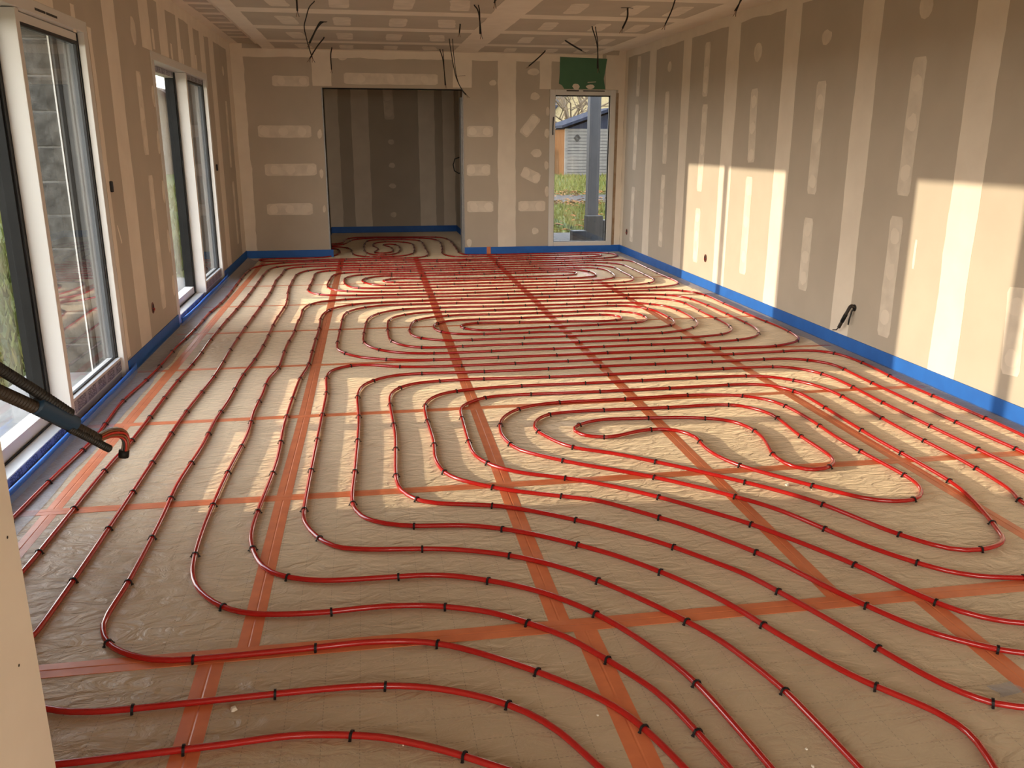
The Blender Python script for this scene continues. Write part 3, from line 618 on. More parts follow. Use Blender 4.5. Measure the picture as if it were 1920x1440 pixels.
# ------------------------------------------------------------------ heating pipes
PIPES = {
 'A': [[2.832,0.935],[2.737,1.85],[2.723,1.949],[2.683,2.103],[2.645,2.217],[2.601,2.307],[2.529,2.427],[2.438,2.559],[2.338,2.683],[2.255,2.769],[2.162,2.845],[2.042,2.917],[1.893,2.974],[1.796,2.997],[1.558,3.031],[1.463,3.059],[1.43,3.08],[1.391,3.123],[1.351,3.192],[1.313,3.285],[1.296,3.362],[1.292,3.442],[1.301,4.302],[1.313,5.122],[1.312,5.282],[1.3,5.541],[1.308,5.681],[1.328,5.756],[1.359,5.805],[1.402,5.845],[1.453,5.873],[1.509,5.884],[1.585,5.871],[1.75,5.802],[1.827,5.781],[1.945,5.763],[2.085,5.755],[3.005,5.765],[3.545,5.779],[4.225,5.781],[4.704,5.805],[4.764,5.803],[4.822,5.795],[4.878,5.776],[4.911,5.756],[4.94,5.731],[4.975,5.684],[4.998,5.629],[5.011,5.571],[5.027,5.392],[5.027,5.292],[5.008,5.033],[4.998,4.773],[5.015,4.154],[5.012,3.874],[4.968,3.235],[4.928,2.637],[4.941,1.957],[4.933,1.857],[4.919,1.779],[4.891,1.704],[4.86,1.653],[4.821,1.609],[4.772,1.576],[4.716,1.554],[4.658,1.542],[4.558,1.54],[4.439,1.549],[4.123,1.598],[3.848,1.655],[3.518,1.733],[3.324,1.782],[3.271,1.807],[3.217,1.864],[3.167,1.951],[3.054,2.25],[2.908,2.6],[2.865,2.668],[2.696,2.89],[2.599,2.991],[2.497,3.087],[2.372,3.187],[2.242,3.28],[2.156,3.33],[2.083,3.363],[1.852,3.425],[1.8,3.453],[1.77,3.479],[1.736,3.527],[1.712,3.581],[1.697,3.639],[1.691,3.699],[1.69,3.819],[1.706,4.338],[1.695,4.978],[1.701,5.078],[1.716,5.156],[1.736,5.212],[1.767,5.262],[1.808,5.304],[1.875,5.346],[1.95,5.369],[2.029,5.381],[2.229,5.39],[2.688,5.369],[3.308,5.37],[4.008,5.392],[4.287,5.395],[4.346,5.389],[4.403,5.372],[4.471,5.332],[4.514,5.292],[4.558,5.227],[4.587,5.153],[4.609,5.055],[4.618,4.936],[4.613,4.436],[4.63,3.376],[4.619,2.476],[4.608,2.377],[4.579,2.303],[4.546,2.254],[4.519,2.225],[4.488,2.199],[4.438,2.168],[4.363,2.141],[4.265,2.125],[4.125,2.119],[3.965,2.124],[3.786,2.138],[3.667,2.157],[3.611,2.177],[3.544,2.219],[3.501,2.26],[3.457,2.327],[3.413,2.416],[3.331,2.62],[3.13,2.965],[3.072,3.047],[2.85,3.304],[2.765,3.389],[2.675,3.468],[2.531,3.576],[2.463,3.617],[2.302,3.698],[2.252,3.731],[2.207,3.769],[2.155,3.83],[2.116,3.899],[2.09,3.974],[2.081,4.033],[2.086,4.533],[2.092,4.693],[2.099,4.752],[2.117,4.808],[2.149,4.857],[2.219,4.927],[2.269,4.959],[2.344,4.981],[2.443,4.99],[2.963,4.98],[3.583,4.988],[3.903,4.998],[3.962,4.995],[4.021,4.984],[4.076,4.963],[4.109,4.942],[4.15,4.901],[4.188,4.832],[4.212,4.756],[4.221,4.677],[4.203,3.897],[4.209,3.538],[4.206,3.298],[4.193,3.199],[4.169,3.102],[4.113,2.931],[4.062,2.8],[4.039,2.745],[4.017,2.713],[3.988,2.689],[3.952,2.672],[3.875,2.655],[3.816,2.66],[3.763,2.683],[3.72,2.723],[3.672,2.787],[3.62,2.872],[3.512,3.108],[3.474,3.178],[3.417,3.261],[3.341,3.354],[3.15,3.558],[2.947,3.751],[2.779,3.893],[2.629,3.991],[2.572,4.046],[2.531,4.114],[2.493,4.206],[2.469,4.282],[2.462,4.34],[2.466,4.38],[2.48,4.437],[2.505,4.491],[2.528,4.523],[2.556,4.551],[2.588,4.572],[2.663,4.593],[2.822,4.604],[3.302,4.594],[3.602,4.6],[3.679,4.587],[3.715,4.572],[3.748,4.55],[3.788,4.507],[3.825,4.438],[3.847,4.362],[3.851,4.302],[3.831,4.024],[3.829,3.684],[3.813,3.628],[3.792,3.595],[3.75,3.555],[3.714,3.54],[3.657,3.534],[3.623,3.546],[3.584,3.586],[3.563,3.641],[3.557,3.7],[3.56,3.76],[3.618,3.992],[3.625,4.111],[3.614,4.19],[3.595,4.246],[3.574,4.279],[3.532,4.32],[3.444,4.364],[3.309,4.399],[2.951,4.431],[2.871,4.432],[2.795,4.414],[2.76,4.396],[2.711,4.362],[2.676,4.318],[2.666,4.264],[2.684,4.211],[2.708,4.182],[2.74,4.161],[2.795,4.144],[2.834,4.144],[2.872,4.153],[3.001,4.206],[3.078,4.223],[3.117,4.223],[3.155,4.216],[3.205,4.188],[3.231,4.16],[3.252,4.126],[3.27,4.071],[3.272,4.032],[3.262,3.893],[3.279,3.775],[3.312,3.681],[3.362,3.594],[3.598,3.297],[3.708,3.181],[3.758,3.149],[3.814,3.131],[3.873,3.126],[3.911,3.133],[3.961,3.162],[4.01,3.224],[4.037,3.298],[4.043,3.377],[4.01,3.876],[4.019,4.235],[4.009,4.455],[3.992,4.553],[3.973,4.609],[3.943,4.66],[3.902,4.704],[3.839,4.75],[3.765,4.78],[3.648,4.805],[3.509,4.819],[3.07,4.798],[2.75,4.797],[2.651,4.788],[2.573,4.77],[2.499,4.741],[2.431,4.7],[2.376,4.643],[2.332,4.577],[2.301,4.504],[2.282,4.427],[2.267,4.308],[2.268,4.228],[2.279,4.149],[2.298,4.072],[2.324,4.019],[2.362,3.973],[2.447,3.889],[2.569,3.785],[2.813,3.61],[2.905,3.534],[3.079,3.368],[3.198,3.234],[3.289,3.102],[3.409,2.85],[3.477,2.727],[3.569,2.596],[3.636,2.523],[3.668,2.499],[3.72,2.47],[3.815,2.442],[4.131,2.393],[4.21,2.396],[4.266,2.414],[4.332,2.457],[4.401,2.53],[4.441,2.598],[4.456,2.655],[4.457,2.694],[4.45,2.733],[4.375,2.918],[4.357,2.995],[4.366,3.052],[4.396,3.125],[4.412,3.182],[4.425,3.281],[4.435,3.421],[4.44,3.581],[4.432,3.981],[4.441,4.641],[4.429,4.8],[4.416,4.858],[4.395,4.914],[4.368,4.967],[4.322,5.032],[4.268,5.091],[4.222,5.128],[4.17,5.157],[4.114,5.176],[4.055,5.187],[3.976,5.195],[3.076,5.182],[2.576,5.183],[2.396,5.176],[2.257,5.162],[2.159,5.141],[2.066,5.107],[2.001,5.064],[1.962,5.019],[1.925,4.95],[1.899,4.854],[1.89,4.694],[1.899,4.215],[1.889,3.975],[1.896,3.875],[1.917,3.778],[1.942,3.725],[1.991,3.662],[2.036,3.623],[2.182,3.518],[2.488,3.372],[2.556,3.331],[2.725,3.161],[2.831,3.041],[2.935,2.894],[3.03,2.741],[3.074,2.651],[3.16,2.449],[3.282,2.219],[3.328,2.155],[3.387,2.101],[3.467,2.041],[3.539,2.007],[3.672,1.965],[3.847,1.922],[4.062,1.878],[4.26,1.848],[4.42,1.837],[4.519,1.843],[4.577,1.858],[4.631,1.882],[4.663,1.905],[4.705,1.948],[4.737,1.998],[4.761,2.053],[4.775,2.111],[4.784,2.19],[4.787,2.31],[4.779,2.69],[4.815,3.329],[4.823,3.568],[4.809,3.908],[4.8,4.448],[4.796,5.048],[4.802,5.268],[4.798,5.327],[4.785,5.385],[4.769,5.42],[4.735,5.469],[4.678,5.524],[4.611,5.566],[4.536,5.589],[4.457,5.598],[3.977,5.586],[3.198,5.583],[2.498,5.572],[2.178,5.575],[1.898,5.587],[1.78,5.573],[1.742,5.561],[1.69,5.534],[1.643,5.497],[1.602,5.454],[1.567,5.406],[1.541,5.353],[1.517,5.257],[1.504,5.098],[1.514,4.658],[1.501,3.898],[1.491,3.558],[1.495,3.479],[1.51,3.401],[1.532,3.345],[1.554,3.313],[1.582,3.285],[1.631,3.252],[1.686,3.228],[1.743,3.212],[1.921,3.188],[1.998,3.168],[2.125,3.109],[2.242,3.033],[2.412,2.893],[2.511,2.794],[2.647,2.621],[2.729,2.484],[2.774,2.395],[2.832,2.246],[2.931,2.027],[2.971,1.958],[3.089,1.797],[3.112,1.743],[3.118,1.704],[3.116,1.665],[3.103,1.607],[2.881,0.922]],
 'B': [[2.635,0.973],[2.509,1.905],[2.487,2.023],[2.459,2.118],[2.405,2.248],[2.351,2.355],[2.298,2.439],[2.223,2.533],[2.137,2.616],[2.021,2.694],[1.897,2.757],[1.821,2.782],[1.762,2.793],[1.482,2.804],[1.403,2.812],[1.326,2.834],[1.272,2.859],[1.21,2.908],[1.176,2.956],[1.145,3.029],[1.113,3.145],[1.102,3.224],[1.098,3.344],[1.123,4.043],[1.11,4.623],[1.121,5.383],[1.129,5.583],[1.156,5.861],[1.163,6.001],[1.165,6.541],[1.175,7.121],[1.169,7.641],[1.181,7.78],[1.209,7.917],[1.243,8.01],[1.284,8.077],[1.351,8.15],[1.43,8.209],[1.501,8.246],[1.595,8.276],[1.713,8.298],[1.852,8.317],[2.21,8.346],[2.37,8.353],[2.889,8.331],[3.309,8.349],[3.829,8.34],[4.208,8.354],[4.328,8.347],[4.426,8.332],[4.503,8.313],[4.576,8.281],[4.624,8.248],[4.653,8.222],[4.699,8.159],[4.73,8.087],[4.757,7.97],[4.773,7.831],[4.784,7.652],[4.797,6.812],[4.793,6.692],[4.785,6.613],[4.769,6.535],[4.75,6.479],[4.714,6.407],[4.681,6.358],[4.64,6.316],[4.575,6.271],[4.484,6.231],[4.368,6.199],[4.27,6.183],[4.111,6.17],[3.531,6.164],[2.991,6.149],[2.631,6.151],[2.191,6.14],[2.051,6.146],[1.952,6.159],[1.856,6.184],[1.801,6.207],[1.735,6.25],[1.661,6.317],[1.614,6.38],[1.579,6.452],[1.556,6.528],[1.541,6.626],[1.538,6.726],[1.566,7.365],[1.582,7.504],[1.616,7.618],[1.671,7.724],[1.748,7.814],[1.827,7.874],[1.898,7.905],[1.975,7.921],[2.414,7.942],[2.994,7.926],[3.954,7.933],[4.033,7.927],[4.109,7.907],[4.179,7.872],[4.26,7.814],[4.318,7.761],[4.353,7.714],[4.383,7.642],[4.402,7.564],[4.42,7.426],[4.425,7.286],[4.414,7.066],[4.397,6.948],[4.365,6.855],[4.315,6.769],[4.263,6.709],[4.183,6.651],[4.094,6.605],[4.02,6.577],[3.943,6.558],[3.844,6.547],[3.644,6.545],[3.284,6.556],[2.624,6.545],[2.264,6.545],[2.205,6.552],[2.148,6.567],[2.095,6.592],[2.044,6.623],[1.998,6.66],[1.972,6.689],[1.951,6.722],[1.929,6.776],[1.914,6.874],[1.922,7.053],[1.953,7.27],[1.971,7.326],[1.989,7.361],[2.012,7.392],[2.054,7.433],[2.102,7.468],[2.172,7.506],[2.227,7.527],[2.285,7.541],[2.424,7.551],[2.844,7.543],[3.304,7.549],[3.583,7.56],[3.663,7.555],[3.722,7.545],[3.798,7.522],[3.87,7.49],[3.921,7.459],[3.963,7.42],[3.992,7.371],[4.008,7.315],[4.016,7.236],[4.01,7.158],[3.983,7.086],[3.934,7.026],[3.886,6.996],[3.811,6.974],[3.732,6.965],[3.233,6.938],[2.635,6.884],[2.536,6.883],[2.462,6.903],[2.413,6.934],[2.374,6.976],[2.35,7.026],[2.349,7.079],[2.363,7.111],[2.401,7.15],[2.451,7.175],[2.508,7.185],[2.567,7.184],[2.866,7.154],[3.285,7.135],[3.542,7.1],[3.641,7.099],[3.717,7.116],[3.75,7.133],[3.776,7.158],[3.793,7.188],[3.799,7.223],[3.795,7.26],[3.782,7.294],[3.748,7.336],[3.698,7.361],[3.642,7.374],[3.542,7.38],[3.323,7.374],[2.844,7.343],[2.484,7.34],[2.326,7.321],[2.252,7.296],[2.189,7.251],[2.146,7.188],[2.132,7.151],[2.121,7.094],[2.124,6.995],[2.138,6.938],[2.153,6.902],[2.199,6.84],[2.244,6.802],[2.278,6.783],[2.334,6.763],[2.392,6.751],[2.551,6.735],[3.051,6.742],[3.311,6.735],[3.629,6.761],[3.888,6.755],[3.986,6.772],[4.06,6.799],[4.11,6.83],[4.15,6.872],[4.181,6.922],[4.206,6.996],[4.216,7.075],[4.217,7.194],[4.209,7.394],[4.196,7.493],[4.179,7.549],[4.144,7.62],[4.111,7.669],[4.071,7.71],[4.022,7.742],[3.967,7.764],[3.91,7.776],[3.831,7.779],[3.631,7.764],[3.352,7.754],[3.052,7.735],[2.773,7.738],[2.493,7.727],[2.214,7.733],[2.134,7.726],[2.056,7.71],[2.0,7.692],[1.946,7.666],[1.866,7.608],[1.815,7.549],[1.78,7.479],[1.756,7.382],[1.742,7.224],[1.738,6.764],[1.744,6.664],[1.762,6.587],[1.792,6.513],[1.822,6.462],[1.86,6.417],[1.889,6.392],[1.922,6.37],[1.976,6.346],[2.034,6.332],[2.093,6.326],[2.332,6.338],[2.972,6.342],[3.592,6.346],[4.032,6.359],[4.151,6.369],[4.289,6.393],[4.365,6.415],[4.436,6.45],[4.496,6.501],[4.555,6.58],[4.585,6.653],[4.604,6.75],[4.614,6.95],[4.608,7.27],[4.612,7.71],[4.604,7.829],[4.586,7.906],[4.553,7.977],[4.505,8.039],[4.46,8.076],[4.409,8.105],[4.353,8.124],[4.256,8.144],[4.156,8.154],[3.977,8.158],[3.637,8.14],[3.317,8.14],[2.838,8.126],[2.458,8.144],[1.879,8.152],[1.799,8.147],[1.721,8.133],[1.665,8.114],[1.594,8.079],[1.515,8.019],[1.45,7.945],[1.404,7.858],[1.371,7.743],[1.362,7.644],[1.352,7.245],[1.342,6.485],[1.351,6.386],[1.375,6.31],[1.433,6.206],[1.497,6.131],[1.56,6.083],[1.666,6.028],[1.779,5.987],[1.895,5.959],[2.034,5.949],[2.714,5.95],[3.034,5.953],[3.354,5.964],[3.754,5.959],[4.294,5.969],[4.534,5.962],[4.613,5.969],[4.689,5.989],[4.798,6.039],[4.865,6.081],[4.921,6.136],[4.95,6.186],[4.974,6.262],[4.991,6.36],[5.001,6.48],[5.004,6.699],[4.986,6.999],[4.981,7.219],[4.977,7.759],[4.984,8.059],[4.975,8.198],[4.946,8.334],[4.903,8.422],[4.838,8.494],[4.789,8.527],[4.754,8.543],[4.678,8.563],[4.559,8.57],[4.379,8.566],[3.86,8.538],[3.34,8.529],[2.54,8.53],[1.881,8.559],[1.601,8.55],[1.482,8.535],[1.365,8.51],[1.251,8.475],[1.178,8.444],[1.13,8.411],[1.078,8.353],[1.049,8.302],[1.02,8.229],[0.995,8.112],[0.986,7.993],[0.989,7.713],[0.979,7.373],[0.98,6.973],[0.961,6.554],[0.964,5.934],[0.957,5.834],[0.929,5.636],[0.923,5.516],[0.925,5.236],[0.917,4.877],[0.93,4.497],[0.909,3.897],[0.904,3.317],[0.916,3.058],[0.932,2.939],[0.962,2.844],[1.011,2.758],[1.077,2.683],[1.142,2.639],[1.217,2.613],[1.296,2.601],[1.396,2.594],[1.556,2.6],[1.636,2.598],[1.735,2.585],[1.812,2.564],[1.923,2.521],[1.992,2.48],[2.1,2.391],[2.17,2.32],[2.228,2.239],[2.321,2.085],[2.357,2.014],[2.378,1.957],[2.407,1.841],[2.573,0.997]],
 'C': [[2.435,1.111],[2.155,1.664],[2.053,1.88],[2.02,1.93],[1.981,1.976],[1.937,2.016],[1.888,2.051],[1.8,2.099],[1.726,2.129],[1.649,2.15],[1.551,2.165],[1.451,2.171],[0.891,2.167],[0.811,2.171],[0.752,2.18],[0.677,2.207],[0.517,2.287],[0.478,2.329],[0.468,2.365],[0.472,2.423],[0.506,2.559],[0.514,2.618],[0.526,3.078],[0.529,4.018],[0.532,4.918],[0.562,5.757],[0.557,6.657],[0.564,7.277],[0.576,7.877],[0.591,9.077],[0.574,9.857],[0.595,10.276],[0.595,10.576],[0.602,10.655],[0.614,10.712],[0.634,10.766],[0.653,10.798],[0.692,10.839],[0.739,10.873],[0.792,10.898],[0.848,10.916],[0.906,10.927],[0.985,10.934],[1.385,10.935],[1.764,10.919],[1.984,10.916],[2.644,10.921],[3.264,10.928],[4.004,10.925],[4.244,10.931],[4.723,10.958],[4.802,10.952],[4.859,10.941],[4.91,10.919],[4.939,10.898],[4.972,10.856],[4.992,10.805],[5.003,10.748],[5.008,10.648],[4.989,9.649],[4.998,9.209],[4.987,9.031],[4.971,8.977],[4.943,8.927],[4.904,8.884],[4.841,8.836],[4.789,8.807],[4.716,8.778],[4.639,8.758],[4.52,8.739],[4.401,8.727],[4.241,8.722],[3.181,8.729],[2.941,8.725],[2.522,8.705],[2.222,8.713],[1.982,8.713],[1.443,8.738],[1.285,8.762],[1.172,8.797],[1.105,8.836],[1.077,8.863],[1.04,8.908],[0.995,8.995],[0.972,9.091],[0.965,9.21],[0.976,9.73],[0.978,10.23],[0.984,10.309],[0.997,10.365],[1.021,10.417],[1.056,10.462],[1.085,10.485],[1.135,10.512],[1.19,10.529],[1.269,10.54],[1.428,10.544],[1.747,10.518],[1.946,10.512],[2.566,10.525],[3.166,10.541],[3.946,10.536],[4.225,10.548],[4.303,10.543],[4.379,10.523],[4.432,10.499],[4.482,10.467],[4.525,10.429],[4.561,10.383],[4.58,10.35],[4.6,10.295],[4.613,10.178],[4.602,9.839],[4.603,9.579],[4.597,9.479],[4.585,9.401],[4.557,9.306],[4.519,9.239],[4.463,9.187],[4.394,9.153],[4.337,9.137],[4.258,9.127],[4.059,9.123],[3.78,9.102],[3.62,9.098],[3.34,9.103],[2.54,9.13],[2.081,9.119],[1.681,9.14],[1.602,9.148],[1.545,9.162],[1.492,9.184],[1.46,9.205],[1.432,9.231],[1.399,9.278],[1.365,9.369],[1.341,9.487],[1.327,9.646],[1.329,9.805],[1.345,9.923],[1.372,9.996],[1.416,10.059],[1.476,10.107],[1.547,10.138],[1.623,10.155],[1.702,10.159],[2.061,10.133],[2.361,10.121],[2.541,10.121],[3.26,10.155],[3.639,10.178],[3.799,10.181],[3.958,10.169],[4.072,10.14],[4.124,10.115],[4.154,10.092],[4.179,10.065],[4.205,10.016],[4.225,9.942],[4.237,9.823],[4.236,9.745],[4.223,9.69],[4.196,9.641],[4.157,9.602],[4.107,9.573],[4.052,9.553],[3.915,9.526],[3.756,9.515],[2.736,9.526],[2.576,9.522],[2.297,9.502],[1.997,9.501],[1.919,9.507],[1.845,9.527],[1.798,9.556],[1.766,9.597],[1.755,9.644],[1.762,9.675],[1.78,9.703],[1.805,9.727],[1.837,9.747],[1.872,9.761],[1.928,9.771],[2.005,9.766],[2.177,9.721],[2.275,9.707],[2.775,9.692],[3.215,9.7],[3.909,9.754],[3.96,9.771],[4.0,9.804],[4.018,9.833],[4.029,9.867],[4.028,9.919],[4.007,9.964],[3.968,9.996],[3.917,10.013],[3.84,10.019],[3.161,9.981],[2.522,9.963],[2.202,9.949],[2.043,9.958],[1.829,9.998],[1.753,9.994],[1.7,9.976],[1.638,9.932],[1.587,9.873],[1.549,9.805],[1.527,9.73],[1.523,9.672],[1.53,9.615],[1.555,9.541],[1.619,9.419],[1.666,9.363],[1.697,9.344],[1.731,9.331],[1.827,9.316],[2.047,9.31],[3.087,9.314],[3.667,9.322],[3.986,9.306],[4.084,9.314],[4.18,9.338],[4.253,9.369],[4.317,9.413],[4.365,9.472],[4.407,9.561],[4.434,9.657],[4.446,9.755],[4.454,9.935],[4.448,10.054],[4.433,10.132],[4.414,10.186],[4.385,10.233],[4.359,10.257],[4.312,10.283],[4.256,10.299],[4.059,10.323],[3.64,10.346],[3.1,10.355],[2.46,10.347],[1.86,10.335],[1.5,10.34],[1.421,10.335],[1.345,10.319],[1.279,10.284],[1.24,10.244],[1.213,10.195],[1.191,10.12],[1.176,9.982],[1.154,9.542],[1.152,9.422],[1.16,9.323],[1.179,9.226],[1.207,9.152],[1.25,9.088],[1.309,9.038],[1.414,8.982],[1.527,8.943],[1.624,8.924],[1.804,8.911],[2.123,8.918],[2.543,8.901],[3.122,8.928],[3.942,8.925],[4.42,8.955],[4.499,8.969],[4.574,8.994],[4.643,9.031],[4.687,9.068],[4.724,9.114],[4.759,9.184],[4.777,9.24],[4.79,9.318],[4.799,9.997],[4.796,10.357],[4.789,10.456],[4.765,10.551],[4.727,10.617],[4.673,10.671],[4.589,10.721],[4.476,10.757],[4.378,10.767],[4.0,10.74],[3.24,10.731],[2.141,10.703],[1.801,10.703],[1.421,10.723],[1.262,10.717],[1.163,10.703],[1.066,10.681],[0.993,10.654],[0.943,10.624],[0.899,10.586],[0.853,10.524],[0.819,10.453],[0.788,10.358],[0.77,10.261],[0.763,10.161],[0.758,9.362],[0.766,9.122],[0.804,8.503],[0.808,8.243],[0.786,7.523],[0.787,6.703],[0.771,6.124],[0.745,5.705],[0.739,5.145],[0.723,4.765],[0.726,4.345],[0.707,3.806],[0.718,3.446],[0.719,2.906],[0.709,2.686],[0.713,2.627],[0.738,2.552],[0.783,2.486],[0.845,2.437],[0.916,2.402],[0.974,2.389],[1.034,2.385],[1.354,2.387],[1.533,2.393],[1.613,2.387],[1.692,2.374],[1.768,2.349],[1.838,2.312],[1.936,2.243],[2.045,2.155],[2.132,2.072],[2.198,1.998],[2.243,1.931],[2.277,1.859],[2.304,1.784],[2.517,1.034]],
 'H': [[2.9,0.55],[2.469,0.907],[2.134,1.161],[1.855,1.355],[1.579,1.517],[1.435,1.587],[1.286,1.644],[1.15,1.677],[0.873,1.719],[0.756,1.744],[0.528,1.819],[0.455,1.851],[0.403,1.881],[0.327,1.945],[0.268,2.025],[0.225,2.115],[0.182,2.248],[0.144,2.424],[0.119,2.582],[0.107,2.742],[0.103,2.962],[0.116,3.821],[0.146,4.481],[0.143,4.661],[0.117,5.2],[0.141,5.699],[0.148,6.199],[0.141,6.579],[0.154,6.959],[0.163,7.519],[0.16,7.958],[0.182,8.338],[0.191,8.918],[0.177,9.717],[0.168,10.477],[0.176,10.677],[0.195,10.856],[0.223,10.971],[0.262,11.062],[0.315,11.145],[0.382,11.218],[0.461,11.276],[0.532,11.31],[0.607,11.333],[0.725,11.354],[0.864,11.369],[1.024,11.379],[1.484,11.383],[1.923,11.369],[2.522,11.322],[2.741,11.312],[2.921,11.313],[3.281,11.333],[3.5,11.337],[3.88,11.331],[4.44,11.311],[4.578,11.323],[4.635,11.337],[4.688,11.358],[4.733,11.389],[4.755,11.415],[4.772,11.46],[4.771,11.49],[4.752,11.532],[4.713,11.564],[4.663,11.583],[4.607,11.591],[4.528,11.589],[4.249,11.565],[3.87,11.551],[3.53,11.545],[3.11,11.548],[2.97,11.555],[2.872,11.57],[2.799,11.594],[2.736,11.635],[2.689,11.694],[2.657,11.764],[2.637,11.84],[2.627,11.939],[2.631,12.118],[2.676,12.616],[2.708,13.295],[2.707,13.435],[2.699,13.554],[2.683,13.652],[2.655,13.747],[2.612,13.834],[2.564,13.894],[2.503,13.941],[2.434,13.975],[2.359,13.999],[2.242,14.022],[1.925,14.063],[1.786,14.075],[1.667,14.07],[1.573,14.047],[1.488,14.004],[1.444,13.967],[1.419,13.938],[1.381,13.872],[1.354,13.799],[1.279,13.408],[1.257,13.332],[1.234,13.279],[1.203,13.231],[1.149,13.176],[1.086,13.13],[0.936,13.034],[0.878,12.984],[0.847,12.94],[0.834,12.909],[0.829,12.878],[0.831,12.851],[0.841,12.83],[0.857,12.818],[0.889,12.821],[0.926,12.845],[1.035,12.94],[1.081,12.96],[1.114,12.964],[1.147,12.959],[1.194,12.937],[1.237,12.903],[1.274,12.859],[1.304,12.809],[1.328,12.755],[1.345,12.698],[1.361,12.621],[1.375,12.482],[1.394,12.123],[1.409,12.025],[1.426,11.969],[1.45,11.916],[1.482,11.867],[1.522,11.826],[1.568,11.793],[1.621,11.769],[1.697,11.749],[1.775,11.74],[1.855,11.738],[1.933,11.747],[1.989,11.762],[2.042,11.785],[2.103,11.831],[2.162,11.907],[2.202,11.997],[2.233,12.132],[2.259,12.371],[2.271,12.61],[2.279,13.07],[2.274,13.149],[2.261,13.227],[2.244,13.283],[2.22,13.336],[2.19,13.387],[2.154,13.433],[2.081,13.496],[2.031,13.522],[1.996,13.533],[1.941,13.54],[1.905,13.537],[1.836,13.513],[1.806,13.493],[1.767,13.454],[1.721,13.371],[1.69,13.258],[1.677,13.12],[1.686,13.001],[1.735,12.747],[1.748,12.628],[1.739,12.51],[1.694,12.299],[1.694,12.244],[1.708,12.195],[1.737,12.157],[1.764,12.142],[1.81,12.136],[1.856,12.151],[1.883,12.17],[1.915,12.211],[1.936,12.262],[1.948,12.319],[1.959,12.497],[1.948,12.697],[1.919,12.853],[1.852,13.038],[1.838,13.091],[1.836,13.14],[1.852,13.18],[1.882,13.203],[1.908,13.208],[1.936,13.202],[1.975,13.178],[2.015,13.122],[2.034,13.07],[2.049,12.993],[2.06,12.854],[2.065,12.714],[2.061,12.534],[2.043,12.315],[2.022,12.177],[1.993,12.083],[1.945,12.001],[1.89,11.951],[1.841,11.93],[1.806,11.924],[1.771,11.927],[1.738,11.937],[1.707,11.955],[1.667,11.992],[1.646,12.023],[1.621,12.075],[1.585,12.208],[1.562,12.366],[1.552,12.566],[1.549,13.086],[1.558,13.306],[1.578,13.564],[1.603,13.678],[1.637,13.743],[1.688,13.791],[1.755,13.819],[1.811,13.828],[1.89,13.831],[2.088,13.815],[2.223,13.784],[2.307,13.741],[2.347,13.703],[2.369,13.674],[2.406,13.587],[2.425,13.471],[2.437,13.251],[2.429,12.611],[2.431,12.211],[2.426,11.992],[2.407,11.814],[2.386,11.739],[2.36,11.687],[2.311,11.63],[2.265,11.599],[2.212,11.578],[2.135,11.566],[2.036,11.563],[1.476,11.573],[1.316,11.57],[1.097,11.553],[0.76,11.508],[0.52,11.498],[0.362,11.503],[0.306,11.514],[0.271,11.527],[0.227,11.557],[0.205,11.583],[0.188,11.626],[0.189,11.656],[0.201,11.683],[0.221,11.706],[0.248,11.722],[0.299,11.736],[0.852,11.757],[0.947,11.773],[0.999,11.796],[1.045,11.829],[1.085,11.871],[1.128,11.936],[1.161,12.008],[1.19,12.103],[1.206,12.201],[1.214,12.3],[1.213,12.42],[1.203,12.519],[1.184,12.616],[1.158,12.687],[1.13,12.728],[1.108,12.747],[1.082,12.756],[1.041,12.751],[0.984,12.715],[0.876,12.604],[0.818,12.559],[0.788,12.546],[0.758,12.541],[0.714,12.552],[0.687,12.571],[0.653,12.611],[0.626,12.66],[0.606,12.715],[0.593,12.773],[0.588,12.831],[0.589,12.89],[0.598,12.948],[0.622,13.022],[0.649,13.074],[0.683,13.121],[0.738,13.175],[0.837,13.239],[1.092,13.346],[1.153,13.39],[1.188,13.432],[1.212,13.482],[1.226,13.536],[1.25,13.832],[1.274,13.989],[1.305,14.081],[1.345,14.143],[1.402,14.19],[1.47,14.22],[1.566,14.237],[1.665,14.241],[1.824,14.231],[2.341,14.178],[2.538,14.148],[2.633,14.121],[2.702,14.087],[2.76,14.039],[2.803,13.978],[2.832,13.907],[2.85,13.831],[2.868,13.692],[2.877,13.553],[2.872,12.613],[2.86,12.153],[2.863,12.033],[2.873,11.935],[2.885,11.878],[2.907,11.828],[2.94,11.788],[2.969,11.769],[3.021,11.752],[3.157,11.74],[4.256,11.772],[4.516,11.772],[4.715,11.766],[4.791,11.752],[4.858,11.72],[4.9,11.683],[4.944,11.62],[4.973,11.548],[4.984,11.472],[4.975,11.397],[4.946,11.326],[4.899,11.266],[4.839,11.217],[4.77,11.18],[4.676,11.154],[4.537,11.145],[4.117,11.151],[3.377,11.148],[2.697,11.158],[2.078,11.146],[1.478,11.134],[1.058,11.136],[0.918,11.13],[0.819,11.118],[0.723,11.095],[0.649,11.067],[0.58,11.028],[0.519,10.979],[0.481,10.935],[0.452,10.885],[0.426,10.812],[0.402,10.635],[0.39,10.355],[0.391,9.575],[0.39,8.835],[0.378,8.095],[0.361,7.375],[0.356,6.796],[0.362,6.276],[0.348,5.576],[0.349,4.456],[0.334,4.136],[0.325,3.136],[0.319,3.017],[0.275,2.7],[0.261,2.561],[0.25,2.361],[0.26,2.242],[0.271,2.204],[0.296,2.15],[0.357,2.071],[0.403,2.033],[0.437,2.014],[0.513,1.988],[0.611,1.974],[0.711,1.968],[1.151,1.974],[1.351,1.982],[1.469,1.967],[1.585,1.938],[1.659,1.906],[1.764,1.849],[1.931,1.738],[2.457,1.411]]
}
